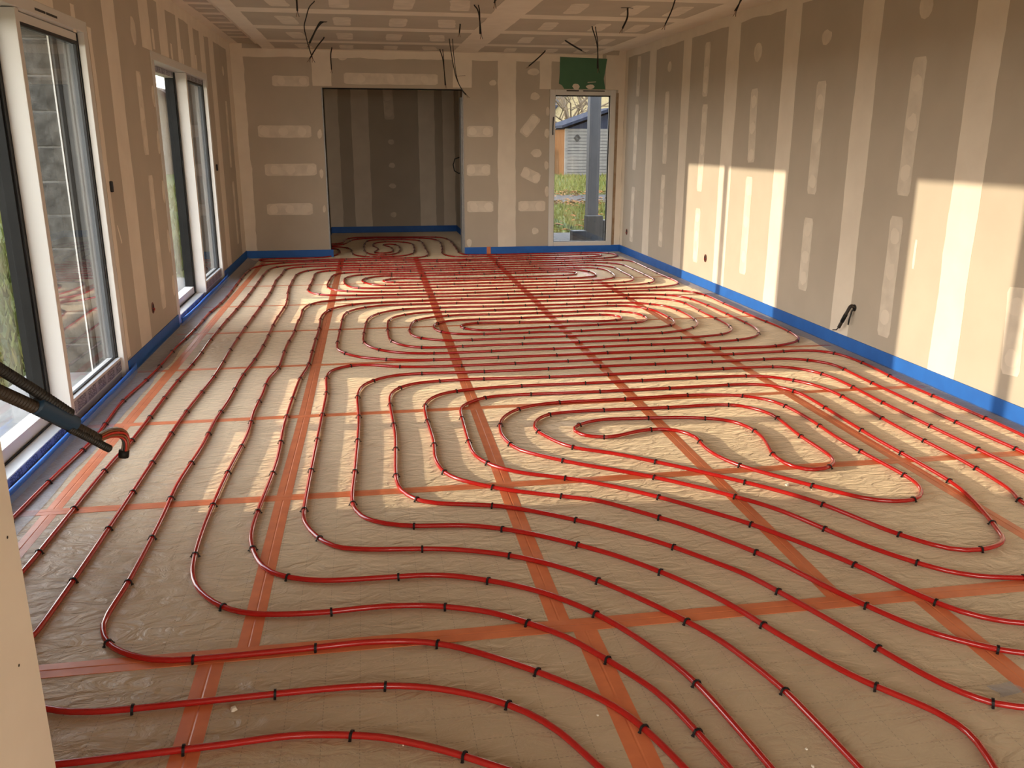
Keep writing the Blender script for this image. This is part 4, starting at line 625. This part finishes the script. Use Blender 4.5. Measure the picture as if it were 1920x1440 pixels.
def spline(P, step=0.035):
    P = [Vector((a, b)) for a, b in P]; E_ = [2*P[0]-P[1]] + P + [2*P[-1]-P[-2]]; out = []
    for i in range(1, len(E_)-2):
        p0, p1, p2, p3 = E_[i-1:i+3]
        t1 = max(1e-4, (p1-p0).length**.5); t2 = t1+max(1e-4, (p2-p1).length**.5); t3 = t2+max(1e-4, (p3-p2).length**.5)
        n = max(1, int((p2-p1).length/step))
        for k in range(n):
            t = t1+(t2-t1)*k/n
            a1 = (t1-t)/t1*p0+t/t1*p1; a2 = (t2-t)/(t2-t1)*p1+(t-t1)/(t2-t1)*p2; a3 = (t3-t)/(t3-t2)*p2+(t-t2)/(t3-t2)*p3
            b1 = (t2-t)/t2*a1+t/t2*a2; b2 = (t3-t)/(t3-t1)*a2+(t-t1)/(t3-t1)*a3
            out.append((t2-t)/(t2-t1)*b1+(t-t1)/(t2-t1)*b2)
    out.append(P[-1]); return out
PR = 0.0095
# one clip: an arch over the pipe with two barbed legs, lying across local Y
cm = MB(); path = [(-.0185, .0045), (-.0135, .0065), (-.0132, .0005), (-.0128, .0105), (-.0092, .0192), (0, .0228), (.0092, .0192), (.0128, .0105), (.0132, .0005), (.0135, .0065), (.0185, .0045)]
def arch(pts, th, wd):
    v = []; f = []; n = len(pts)
    for i, (y, z) in enumerate(pts):
        a = Vector(pts[max(i-1, 0)]); b = Vector(pts[min(i+1, n-1)]); t = (b-a).normalized(); nn = Vector((-t.y, t.x))*th/2
        for s, xx in ((1, -wd/2), (1, wd/2), (-1, wd/2), (-1, -wd/2)): v.append((xx, y+s*nn.x, z+s*nn.y))
    for i in range(n-1):
        for k in range(4): a = i*4+k; b = i*4+(k+1) % 4; f.append((a, b, b+4, a+4))
    f += [(0, 1, 2, 3), tuple(range(4*n-4, 4*n))]; return v, f
cm.add(*arch([(-.0130, .0004), (-.0128, .0105), (-.0092, .0190), (0, .0222), (.0092, .0190), (.0128, .0105), (.0130, .0004)], .0026, .0075))
cm.add(*arch([(-.0130, .0075), (-.0190, .0030)], .0022, .006)); cm.add(*arch([(.0130, .0075), (.0190, .0030)], .0022, .006))
clip_mesh = cm.mesh('pipe_clip', M['clip'])
LAB = {'A': 'red heating pipe laid as the nearest spiral with its S-bend centre in the sunlight', 'B': 'red heating pipe laid as the middle oval spiral by the right wall conduit',
       'C': 'red heating pipe laid as the far oval spiral before the end wall', 'H': 'red heating pipe running along the left windows and on into the dim hall'}
for key in 'ABCH':
    P = spline(PIPES[key]); n = len(P); NS = 10; v = []; f = []
    for i, p in enumerate(P):
        t = (P[min(i+1, n-1)]-P[max(i-1, 0)]).normalized(); sd = Vector((-t.y, t.x))
        zc = PR+.0012+.0006*noise.noise((p.x*2, p.y*2, 3.0))
        for k in range(NS):
            a = 2*math.pi*k/NS; v.append((p.x+sd.x*PR*math.cos(a), p.y+sd.y*PR*math.cos(a), zc+PR*math.sin(a)))
    for i in range(n-1):
        for k in range(NS): a = i*NS+k; b = i*NS+(k+1) % NS; f.append((a, b, b+NS, a+NS))
    f += [tuple(range(NS)), tuple(range((n-1)*NS, n*NS))]
    po = MB().add(v, f).build('heating_pipe', M['pipe'], smooth=True); tag(po, LAB[key], 'heating pipe', 'red heating pipes on the floor')
    s = 0.0; nxt = .2
    for i in range(1, n-1):
        s += (P[i]-P[i-1]).length
        if s >= nxt:
            t = (P[i+1]-P[i-1]).normalized()
            bend = abs((P[min(i+6, n-1)]-P[i]).normalized().cross((P[i]-P[max(i-6, 0)]).normalized()))
            nxt = s+rnd.uniform(.34, .44)*(0.8 if bend > .25 else 1)
            c = bpy.data.objects.new('pipe_clip', clip_mesh); link(c, po)
            c.location = (P[i].x, P[i].y, .0005); c.rotation_euler = (rnd.uniform(-.05, .05), rnd.uniform(-.10, .10), math.atan2(t.y, t.x)+rnd.uniform(-.12, .12))

# ------------------------------------------------------------------ cables hanging from the ceiling
CABLES = [
 ([(1.13,7.57,2.63),(1.13,7.57,2.59),(1.13,7.57,2.51)], .007, 'short black cable stub, nearest on the left half of the ceiling', 1),
 ([(1.26,7.86,2.63),(1.21,7.86,2.58),(1.18,7.86,2.5),(1.16,7.86,2.43),(1.17,7.86,2.35),(1.19,7.86,2.26),(1.21,7.86,2.19)], .0045, 'long black cable hanging from the ceiling in a wide bow', 1),
 ([(1.27,9.14,2.63),(1.24,9.14,2.62),(1.2,9.14,2.56),(1.13,9.14,2.43)], .008, 'thick black cable slanting left from the ceiling, its end beside the bowed cable', 2),
 ([(1.23,10.47,2.63),(1.14,10.47,2.53),(1.05,10.47,2.4)], .007, 'black cable slanting down left, its end crossing the tip of the bowed cable', 1),
 ([(1.27,11.57,2.63),(1.25,11.57,2.54),(1.25,11.57,2.37)], .007, 'black cable hanging near the end wall above the left side of the opening', 1),
 ([(2.6,9.09,2.63),(2.59,9.09,2.55)], .007, 'very short black cable stub left of the broad middle ceiling band', 1),
 ([(2.6,11.53,2.63),(2.64,11.53,2.5),(2.67,11.53,2.2)], .006, 'twin black cable hanging straight by the end wall over the right side of the opening', 2),
 ([(2.61,10.37,2.63),(2.64,10.37,2.43),(2.68,10.37,2.23),(2.74,10.37,2.1),(2.8,10.37,2.03)], .005, 'longest black cable bending right over the corner of the opening', 2),
 ([(2.58,7.83,2.63),(2.62,7.83,2.57),(2.64,7.83,2.4)], .006, 'forked black cable hanging just left of the broad middle ceiling band', 2),
 ([(2.69,7.35,2.63),(2.69,7.35,2.58)], .006, 'black cable stub at the top edge of the view near the middle', 2),
 ([(3.91,7.75,2.63),(3.91,7.75,2.55),(3.87,7.75,2.46)], .008, 'black cable with a small cross wire hanging right of the middle ceiling band', 1),
 ([(4.12,7.12,2.63),(4.09,7.12,2.53),(4.04,7.12,2.42)], .0055, 'black cable curving left, near the top of the view on the right', 1),
 ([(3.92,9.02,2.63),(3.98,9.02,2.46),(4.0,9.02,2.23)], .006, 'forked black cable with a split end hanging before the green board', 2),
 ([(3.92,10.26,2.63),(4.03,10.26,2.57),(4.13,10.26,2.52)], .009, 'stiff black cable slanting down to the right before the green board', 1),
 ([(3.95,11.44,2.63),(3.84,11.44,2.53),(3.73,11.44,2.44)], .008, 'stiff black cable slanting down to the left beside the green board', 1),
 ([(4.54,6.8,2.63),(4.53,6.8,2.57),(4.5,6.8,2.49)], .006, 'twin black cable end by the right wall at the top edge of the view', 2),
]
for pts, r, lab, strands in CABLES:
    P = []
    pv = [Vector(p) for p in pts]; E_ = [2*pv[0]-pv[1]]+pv+[2*pv[-1]-pv[-2]]
    for i in range(1, len(E_)-2):
        for k in range(6):
            t = k/6; p0, p1, p2, p3 = E_[i-1:i+3]
            P.append(.5*((2*p1)+(-p0+p2)*t+(2*p0-5*p1+4*p2-p3)*t*t+(-p0+3*p1-3*p2+p3)*t**3))
    P.append(pv[-1]); base = pv[0]
    root = empty('hanging_cable', base); tag(root, lab, 'cable', 'black cables hanging from the ceiling')
    P = [p-base for p in P]; P[0].z = .02
    MB().tube(P, r, 8).build('cable_sheath', M['cable'], root, smooth=True)
    if strands == 2:
        q = [p+Vector((.040*(1-i/len(P))**1.5-.010*(i/len(P)), .01, 0)) for i, p in enumerate(P)]; q[0].z = .02
        MB().tube(q, r*.8, 8).build('cable_sheath', M['cable'], root, smooth=True)
    e = P[-1]; d = (P[-1]-P[-2]).normalized()
    for k, c in enumerate(('wire_brown', 'cable')):
        MB().tube([e-d*.004, e+d*.02+Vector((.006*(k*2-1), 0, -.004)), e+d*.035+Vector((.012*(k*2-1), 0, -.008))], .0022, 6).build('wire_end', M[c], root, smooth=True)
    if 'cross wire' in lab: MB().tube([(-.06, 0, -.004), (.0, 0, -.001), (.05, 0, -.006)], .0022, 6).build('cross_wire', M['cable'], root)
    if 'longest' in lab: MB().tube([P[12], P[12]+Vector((.04, 0, .004)), P[12]+Vector((.11, 0, .008))], .0022, 6).build('side_wire', M['wire_brown'], root)

# ------------------------------------------------------------------ wall sockets, pulls, conduits
def socket(pl, a, b, lab, w_=.036, h=.042):
    p = pl(a, b, 0); root = empty('socket_box', p); tag(root, lab, 'socket box', 'empty socket boxes in the walls')
    n = 16
    nx = pl(a, b, 1)[0]-p[0]
    rim = MB(); v = []; f = []
    for k in range(n):
        t = 2*math.pi*k/n
        for rr, dx in ((1.0, .0), (1.0, .004), (.78, .004), (.74, -.010)): v.append((nx*dx, w_*rr*math.cos(t), h*rr*math.sin(t)))
    for k in range(n):
        for j in range(3): a_ = k*4+j; b_ = ((k+1) % n)*4+j; f.append((a_, b_, b_+1, a_+1))
    rim.add(v, f).build('box_rim', M['socket'], root)
    v = [(-nx*.0005+nx*.003, w_*.76*math.cos(2*math.pi*k/n), h*.76*math.sin(2*math.pi*k/n)) for k in range(n)]
    MB().add(v, [tuple(range(n))]).build('box_back', M['socket_dark'], root)
    for s in (-1, 1):
        MB().tube([(nx*.003, s*w_*.3, 0), (nx*.012, s*w_*.25, -.006), (nx*.010, s*w_*.35, -.020)], .0025, 6).build('wire_end', M['wire_red'], root)
    return root
socket(PL_R, 11.57, .31, 'small dark socket box low on the right wall beside the end window')
socket(PL_R, 8.69, .32, 'small red-brown socket box low in the farther sun patch on the right wall')
socket(PL_L, 6.67, .31, 'red-brown socket box low on the left wall between the windows')
# conduit stub on the right wall
root = empty('wall_conduit', (W, 5.77, .33)); tag(root, 'black cable stub drooping from a hole low on the right wall', 'conduit')
def rib_tube(pts, r, amp, pitch):
    pv = [Vector(p) for p in pts]; P = []; E_ = [2*pv[0]-pv[1]]+pv+[2*pv[-1]-pv[-2]]
    for i in range(1, len(E_)-2):
        n = max(4, int((E_[i+1]-E_[i]).length/(pitch/4)))
        for k in range(n):
            t = k/n; p0, p1, p2, p3 = E_[i-1:i+3]
            P.append(.5*((2*p1)+(-p0+p2)*t+(2*p0-5*p1+4*p2-p3)*t*t+(-p0+3*p1-3*p2+p3)*t**3))
    P.append(pv[-1]); rs = [r+amp*(1 if (i % 4) in (0, 1) else -1) for i in range(len(P))]
    return P, rs
P, rs = rib_tube([(.01, 0, 0), (-.022, .012, .012), (-.035, .03, -.03), (-.04, .08, -.115), (-.04, .118, -.170)], .0125, .0009, .007)
MB().tube(P, rs, 10).build('conduit_sleeve', M['conduit'], root, smooth=True)
MB().tube([(-.036, .045, -.055), (-.04, .082, -.118)], .0152, 10).build('tape_wrap', M['dark_frame'], root, smooth=True)
MB().tube([(-.04, .118, -.168), (-.041, .145, -.195), (-.045, .19, -.205)], .0045, 8).build('cable_end', M['cable'], root, smooth=True)
MB().tube([(.01, -.006, .0), (-.02, -.004, -.02), (-.028, .01, -.09), (-.026, .018, -.13)], .006, 8).build('second_cable', M['cable'], root, smooth=True)
MB().tube([(-.0002, 0, 0), (-.0012, 0, 0)], .026, 14).build('wall_hole', M['socket_dark'], root)
# big conduit pair in the near left corner
root = empty('conduit_bundle', (0.934, 1.50, 1.142)); tag(root, 'dark corrugated conduit with blue tape and wire ends poking in at the left edge', 'conduit')
B0 = Vector((0.934, 1.50, 1.142))
C0 = [Vector(p)-B0 for p in ((0.9325, 1.50, 1.142), (0.9556, 1.58, 1.0857), (0.9811, 1.64, 1.0393), (1.011, 1.70, .9869), (1.0337, 1.74, .9502), (1.0476, 1.76, .9289))]
P, rs = rib_tube(C0, .0112, .0014, .0075)
MB().tube(P, rs, 14).build('conduit_sleeve', M['conduit'], root, smooth=True)
off = Vector((.012, .012, .016))
P2, rs2 = rib_tube([c+off*(.85+.28*(3-i)) for i, c in enumerate(C0[:4])], .0095, .0012, .007)
MB().tube(P2, rs2, 12).build('conduit_sleeve', M['cable'], root, smooth=True)
P3, rs3 = rib_tube([c-Vector((-.008, .0, .013)) for c in C0[3:]]+[C0[-1]+Vector((.016, .014, -.026))], .0075, .0008, .005)
MB().tube(P3, rs3, 12).build('conduit_sleeve', M['cable'], root, smooth=True)
ia, ib = int(len(P)*.52), int(len(P)*.80)
MB().tube([p+off*.22 for p in P[ia:ib]], .0170, 14).build('tape_wrap', M['blue_tape'], root, smooth=True)
e = C0[-1]
for k in range(9):
    a = 2*math.pi*k/9; o_ = Vector((.006*math.cos(a), .004*math.sin(a), .007*math.sin(a)))
    tip = Vector((.0355, .04, -.037))
    pts = [e+o_*.9-Vector((.004, .004, 0)), e+Vector((.018, .02, .005))+o_, e+Vector((.036, .04, -.003))+o_*1.1, e+Vector((.043, .04, -.020))+o_, e+tip+Vector((0, 0, -.012))+o_*.8]
    q = []; E_ = [2*pts[0]-pts[1]]+pts+[2*pts[-1]-pts[-2]]
    for i in range(1, len(E_)-2):
        for j in range(4):
            t = j/4; p0, p1, p2, p3 = E_[i-1:i+3]; q.append(.5*((2*p1)+(-p0+p2)*t+(2*p0-5*p1+4*p2-p3)*t*t+(-p0+3*p1-3*p2+p3)*t**3))
    q.append(pts[-1])
    MB().tube(q, .0026, 6).build('wire', M[('wire_red', 'wire_brown', 'wire_grey', 'wire_brown', 'wire_red', 'wire_grey', 'cable', 'wire_red', 'wire_brown')[k]], root, smooth=True)
MB().tube([e+Vector((.037, .04, -.040)), e+Vector((.034, .04, -.055))], .0105, 10).build('tape_wrap', M['dark_frame'], root, smooth=True)
# small cable loop by the hall studs
lp = MB().tube([(2.90, 12.18, 1.30), (2.84, 12.2, 1.28), (2.815, 12.2, 1.20), (2.83, 12.2, 1.12), (2.89, 12.2, 1.085), (2.91, 12.18, 1.09)], .008, 8).build('cable_loop', M['cable'], smooth=True)
tag(lp, 'dark cable loop curling out beside the steel studs of the opening', 'cable')

# ------------------------------------------------------------------ crumbs and scraps on the floor
CRUMBS = [(1.185, 2.13, 0.016), (3.452, 3.394, 0.015), (0.746, 3.818, 0.006), (-0.155, 6.002, 0.006), (2.014, 2.839, 0.005), (0.693, 3.95, 0.006), (0.74, 3.756, 0.006), (0.724, 4.135, 0.005), (0.723, 3.426, 0.005), (2.62, 3.357, 0.005), (1.987, 2.471, 0.004), (0.961, 5.826, 0.006), (0.86, 5.842, 0.007), (2.671, 1.727, 0.006), (2.655, 1.663, 0.007), (1.641, 1.91, 0.005), (2.172, 1.945, 0.005), (1.507, 3.753, 0.008), (1.6, 5.168, 0.006), (3.537, 3.324, 0.005)]
for i, (x, y, s) in enumerate(CRUMBS):
    n = 6; v = []
    for k in range(n):
        a = 2*math.pi*k/n+rnd.uniform(-.3, .3); q = s*rnd.uniform(.6, 1.0); v.append((x+q*math.cos(a)*.8, y+q*math.sin(a), .0012))
    v += [(p[0]+(x-p[0])*.35, p[1]+(y-p[1])*.35, .0012+s*rnd.uniform(.35, .6)) for p in v]
    o = MB().add(v, [tuple(range(n)), tuple(range(n, 2*n))]+[(k, (k+1) % n, (k+1) % n+n, k+n) for k in range(n)]).build('plaster_crumb', M['crumb'])
    if i == 0: tag(o, 'pale plaster chip on the floor at the lower left between two pipe runs', 'crumb')
    else: tag(o, 'tiny pale plaster crumb lying among the red pipes', 'crumb', 'plaster crumbs on the floor')

v = []; f = []
for i in range(7):
    for k in range(5):
        u_, w_ = i/6, k/4; v.append((3.315+.085*u_+.010*math.sin(w_*5), 1.835+.045*w_+.01*u_, .0022+.010*abs(noise.noise((u_*4, w_*5, 2.2)))+.006*w_))
for i in range(6):
    for k in range(4): a = i*5+k; f.append((a, a+1, a+6, a+5))
tag(MB().add(v, f).build('plastic_scrap', M['film'], smooth=True), 'crumpled scrap of clear plastic on the floor at the lower right', 'scrap')
# ------------------------------------------------------------------ garden outside
gd = MB().add([(-90, -60, -.10), (90, -60, -.10), (90, 140, -.10), (-90, 140, -.10)], [(0, 1, 2, 3)]).build('ground', M['grass']); tag(gd, 'sunlit winter lawn around the house', 'lawn', kind='structure')
box('path_strip', M['path'], 3, 25, 23.0, 26.6, -.12, -.085, gd); box('terrace_slab', M['grey_block'], 3.6, 7.0, D+.37, 14.9, -.12, -.03, gd)
# grass blades (uncountable) near the windows
v = []; f = []; g_ = random.Random(3)
def blades(n, fx, fy, h0, h1):
    for _ in range(n):
        x, y = fx(), fy(); a = g_.uniform(0, 6.28); h = g_.uniform(h0, h1); w_ = h*.16; lx, ly = g_.uniform(-.5, .5)*h, g_.uniform(-.5, .5)*h
        i = len(v); v.extend([(x-w_*math.cos(a), y-w_*math.sin(a), -.10), (x+w_*math.cos(a), y+w_*math.sin(a), -.10), (x+lx, y+ly, -.10+h)]); f.append((i, i+1, i+2))
blades(14000, lambda: g_.uniform(-5.5, -.75), lambda: g_.uniform(4.5, 15), .04, .16)
blades(9000, lambda: g_.uniform(-14, -1.5), lambda: g_.uniform(13, 34), .06, .22)
blades(9000, lambda: g_.uniform(4.2, 13), lambda: g_.uniform(15, 22.8), .05, .16)
blades(7000, lambda: g_.uniform(6, 16), lambda: g_.uniform(26.8, 42), .06, .2)
tag(MB().add(v, f).build('grass_blades', M['blade']), 'short green grass blades growing all over the lawn', 'grass', kind='stuff')
v = []; f = []
for _ in range(1500):
    x, y = g_.uniform(5, 14), g_.choice([g_.gauss(22.6, .5), g_.gauss(26.9, .5), g_.uniform(15, 27)]); a = g_.uniform(0, 6.28); s = g_.uniform(.05, .12); i = len(v); z = -.06+g_.uniform(0, .05)
    v.extend([(x+s*math.cos(a), y+s*math.sin(a), z), (x-s*.5*math.sin(a), y+s*.5*math.cos(a), z+.03), (x-s*math.cos(a), y-s*math.sin(a), z+.01), (x+s*.5*math.sin(a), y-s*.5*math.cos(a), z+.02)]); f.append((i, i+1, i+2, i+3))
tag(MB().add(v, f).build('fallen_leaves', M['leaf']), 'orange fallen leaves scattered along the garden path', 'leaves', kind='stuff')
# post
root = empty('veranda_post', (5.09, 13.29, -.03)); tag(root, 'tall square zinc-grey post standing just outside the end window', 'post')
MB().box(-.085, .085, -.085, .085, 0, 3.2).build('post_shaft', M['post'], root, bevel=.006)
MB().box(-.13, .13, -.13, .13, 0, .012).build('base_plate', M['metal'], root)
def block(x0, x1, y, dp, z0, z1, lab, hole=False):
    root = empty('masonry_block', ((x0+x1)/2, y, z0)); tag(root, lab, 'block', 'grey blocks outside the end window'); hw = (x1-x0)/2; h = z1-z0
    MB().box(-hw, hw, 0, dp, 0, h).build('block_body', M['grey_block'], root, bevel=.008)
    if hole:
        MB().tube([(.0, -.002, .10), (.0, .004, .10)], .062, 18).build('round_hole', M['pane_dark'], root); MB().tube([(.0, -.002, h-.08), (.0, .004, h-.08)], .014, 12).build('small_hole', M['pane_dark'], root)
    else: MB().box(-hw*.8, hw*.8, .02, dp-.02, h-.004, h+.002).build('top_recess', M['mortar'], root)
block(4.93, 5.19, 12.96, .17, -.03, .415, 'tallest grey block with a round hole, at the foot of the post', True)
block(4.69, 4.915, 12.85, .2, -.03, .20, 'low grey block left of the tallest one outside the end window')
block(5.195, 5.315, 12.97, .18, -.03, .162, 'narrow grey block right of the tallest one, carrying another block')
block(5.195, 5.37, 12.97, .18, .166, .345, 'grey block lying on top of the narrow block beside the post')
# shed
root = empty('garden_shed', (12.9, 44, -.1)); tag(root, 'pale boarded garden shed with blue-grey roof behind the post', 'shed')
body = MB().box(-1.60, 2.5, -1.95, 1.5, 0, 2.2).build('shed_wall', M['slate'], root)
for k in range(15): box('siding_board', M['siding'], -1.62, 2.52, -1.985, -1.95, .02+k*.147, .02+k*.147+.128, root)
for k in range(12): box('sunlit_side_board', M['fence'], -1.645, -1.60, -1.95+k*.288, -1.95+k*.288+.27, 0, 2.18, root)  # sunlight on this side of the shed put into the orange colour
box('corner_post', M['siding'], -1.70, -1.56, -2.0, -1.88, 0, 2.22, root)
MB().prism([(-1.9, 2.24), (.55, 3.05), (2.9, 2.24), (2.9, 2.36), (.55, 3.2), (-1.9, 2.36)], 'y', -2.25, 1.8).build('roof', M['slate'], root)
MB().prism([(-1.6, 2.2), (.55, 2.95), (2.5, 2.2)], 'y', -1.96, 1.4).build('gable', M['slate'], root)
for xx in (-1.1, 1.2):
    dm = MB()
    for k in range(3): s = .17-.05*k; dm.tube([(xx, -2.0, 1.78+s), (xx+s, -2.0, 1.78), (xx, -2.0, 1.78-s), (xx-s, -2.0, 1.78), (xx, -2.0, 1.78+s)], .012, 5)
    dm.build('wire_ornament', M['cable'], root)
# fence, conifer, houses, trees
root = empty('plank_fence', (11.6, 46, -.1)); tag(root, 'sunlit orange wooden plank fence left of the shed', 'fence')
for k in range(16): box('fence_plank', M['fence'], -3.2+k*.24, -3.2+k*.24+.205, (k % 2)*.03, .03+(k % 2)*.03, 0, 1.95+.05*(k % 3), root)
box('fence_rail', M['fence'], -3.25, .7, .06, .10, .5, .6, root); box('fence_rail', M['fence'], -3.25, .7, .06, .10, 1.5, 1.6, root)
def conifer(x, y, h, r, lab):
    root = empty('conifer_bush', (x, y, -.1)); tag(root, lab, 'bush'); q = random.Random(int(x*100)); v = []; f = []
    for _ in range(1500):
        z = q.random()**.8*h; rr = r*(1-(z/h)**1.6)*q.uniform(.55, 1.05); a = q.uniform(0, 6.28); s = q.uniform(.07, .16); c = Vector((rr*math.cos(a), rr*math.sin(a), z)); d1 = Vector((q.gauss(0, 1), q.gauss(0, 1), q.gauss(.6, 1))).normalized()*s; d2 = Vector((q.gauss(0, 1), q.gauss(0, 1), q.gauss(0, 1))).normalized()*s*.4
        i = len(v); v.extend([tuple(c-d2), tuple(c+d2), tuple(c+d1)]); f.append((i, i+1, i+2))
    MB().add(v, f).build('foliage', M['conifer'], root); MB().tube([(0, 0, 0), (0, 0, h*.8)], .08, 7).build('trunk', M['bark'], root)
conifer(11.4, 48, 2.7, 1.0, 'dark evergreen bush behind the plank fence by the shed')
def house(x, y, w_, d_, hw, hr, lab, wall, roof, wins, name='far_house', ov=.4):
    root = empty(name, (x, y, -.1)); tag(root, lab, 'house')
    MB().box(-w_/2, w_/2, 0, d_, 0, hw).prism([(-w_/2, hw), (w_/2, hw), (0, hr)], 'y', 0, d_).build('wall', M[wall], root)
    sl = (hr-hw)/(w_/2)
    MB().prism([(-w_/2-ov, hw-sl*ov), (0, hr), (w_/2+ov, hw-sl*ov), (w_/2+ov, hw-sl*ov+.22), (0, hr+.22), (-w_/2-ov, hw-sl*ov+.22)], 'y', -ov, d_+ov).build('roof', M[roof], root)
    for wx, wz in wins:
        wo = box('window', M['white_plastic'], wx-.5, wx+.5, -.06, .02, wz, wz+1.2, root); box('pane', M['pane_dark'], wx-.42, wx+.42, -.075, -.055, wz+.08, wz+1.12, wo)
house(22.8, 78, 9.0, 9, 4.2, 9.2, 'cream gabled house far behind the shed and bare tree', 'cream', 'slate', [(-1.2, 1.5), (2.0, 1.5)])
house(-8.2, 46, 7.0, 8, 1.9, 3.9, 'low brown-roofed house seen through the farther sliding window', 'bark', 'roof_tile', [(-1.5, .6), (1.5, .6)])
root = empty('panel_fence', (-13, 38, -.1)); tag(root, 'pale concrete panel fence at the end of the lawn seen through the nearest window', 'fence')
for k in range(7):
    for j in range(4): box('fence_panel', M['pale'], -8+k*2, -8+k*2+1.88, 0, .06, .02+j*.48, .02+j*.48+.47, root)
    box('fence_post', M['pale'], -8+k*2+1.88, -8+k*2+2.0, -.04, .10, 0, 2.0, root)
def bare_tree(x, y, h, lab, seed, spread=.55, depth=6, r0=.12):
    root = empty('bare_tree', (x, y, -.1)); tag(root, lab, 'tree', 'bare winter trees'); q = random.Random(seed); br = MB(); tk = MB()
    def grow(p, d, ln, r, k):
        e_ = p+d*ln; mid = p+d*ln*.5+Vector((q.gauss(0, 1), q.gauss(0, 1), q.gauss(0, .5)))*ln*.05
        (tk if k == depth else br).tube([p, mid, e_], [r, r*.85, r*.7], 5 if k < depth else 8, caps=False)
        if k == 0: return
        for _ in range(3 if k > 2 else 2):
            nd = (d+Vector((q.gauss(0, 1), q.gauss(0, 1), q.gauss(.25, .6)))*spread).normalized(); grow(p+d*ln*q.uniform(.6, 1.0), nd, ln*q.uniform(.62, .82), r*.62, k-1)
    grow(Vector((0, 0, 0)), Vector((q.gauss(0, .05), q.gauss(0, .05), 1)).normalized(), h*.30, r0, depth)
    tk.build('trunk', M['bark'], root, smooth=True); br.build('branches', M['bark'], root, smooth=True)
bare_tree(9.5, 39.0, 6.2, 'bare branching tree standing left of the shed beyond the path', 5)
bare_tree(16.2, 58.0, 9.5, 'taller bare tree between the shed and the cream house', 11, r0=.2)
bare_tree(13.8, 52.0, 7.5, 'bare tree rising behind the shed roof', 23, r0=.16)
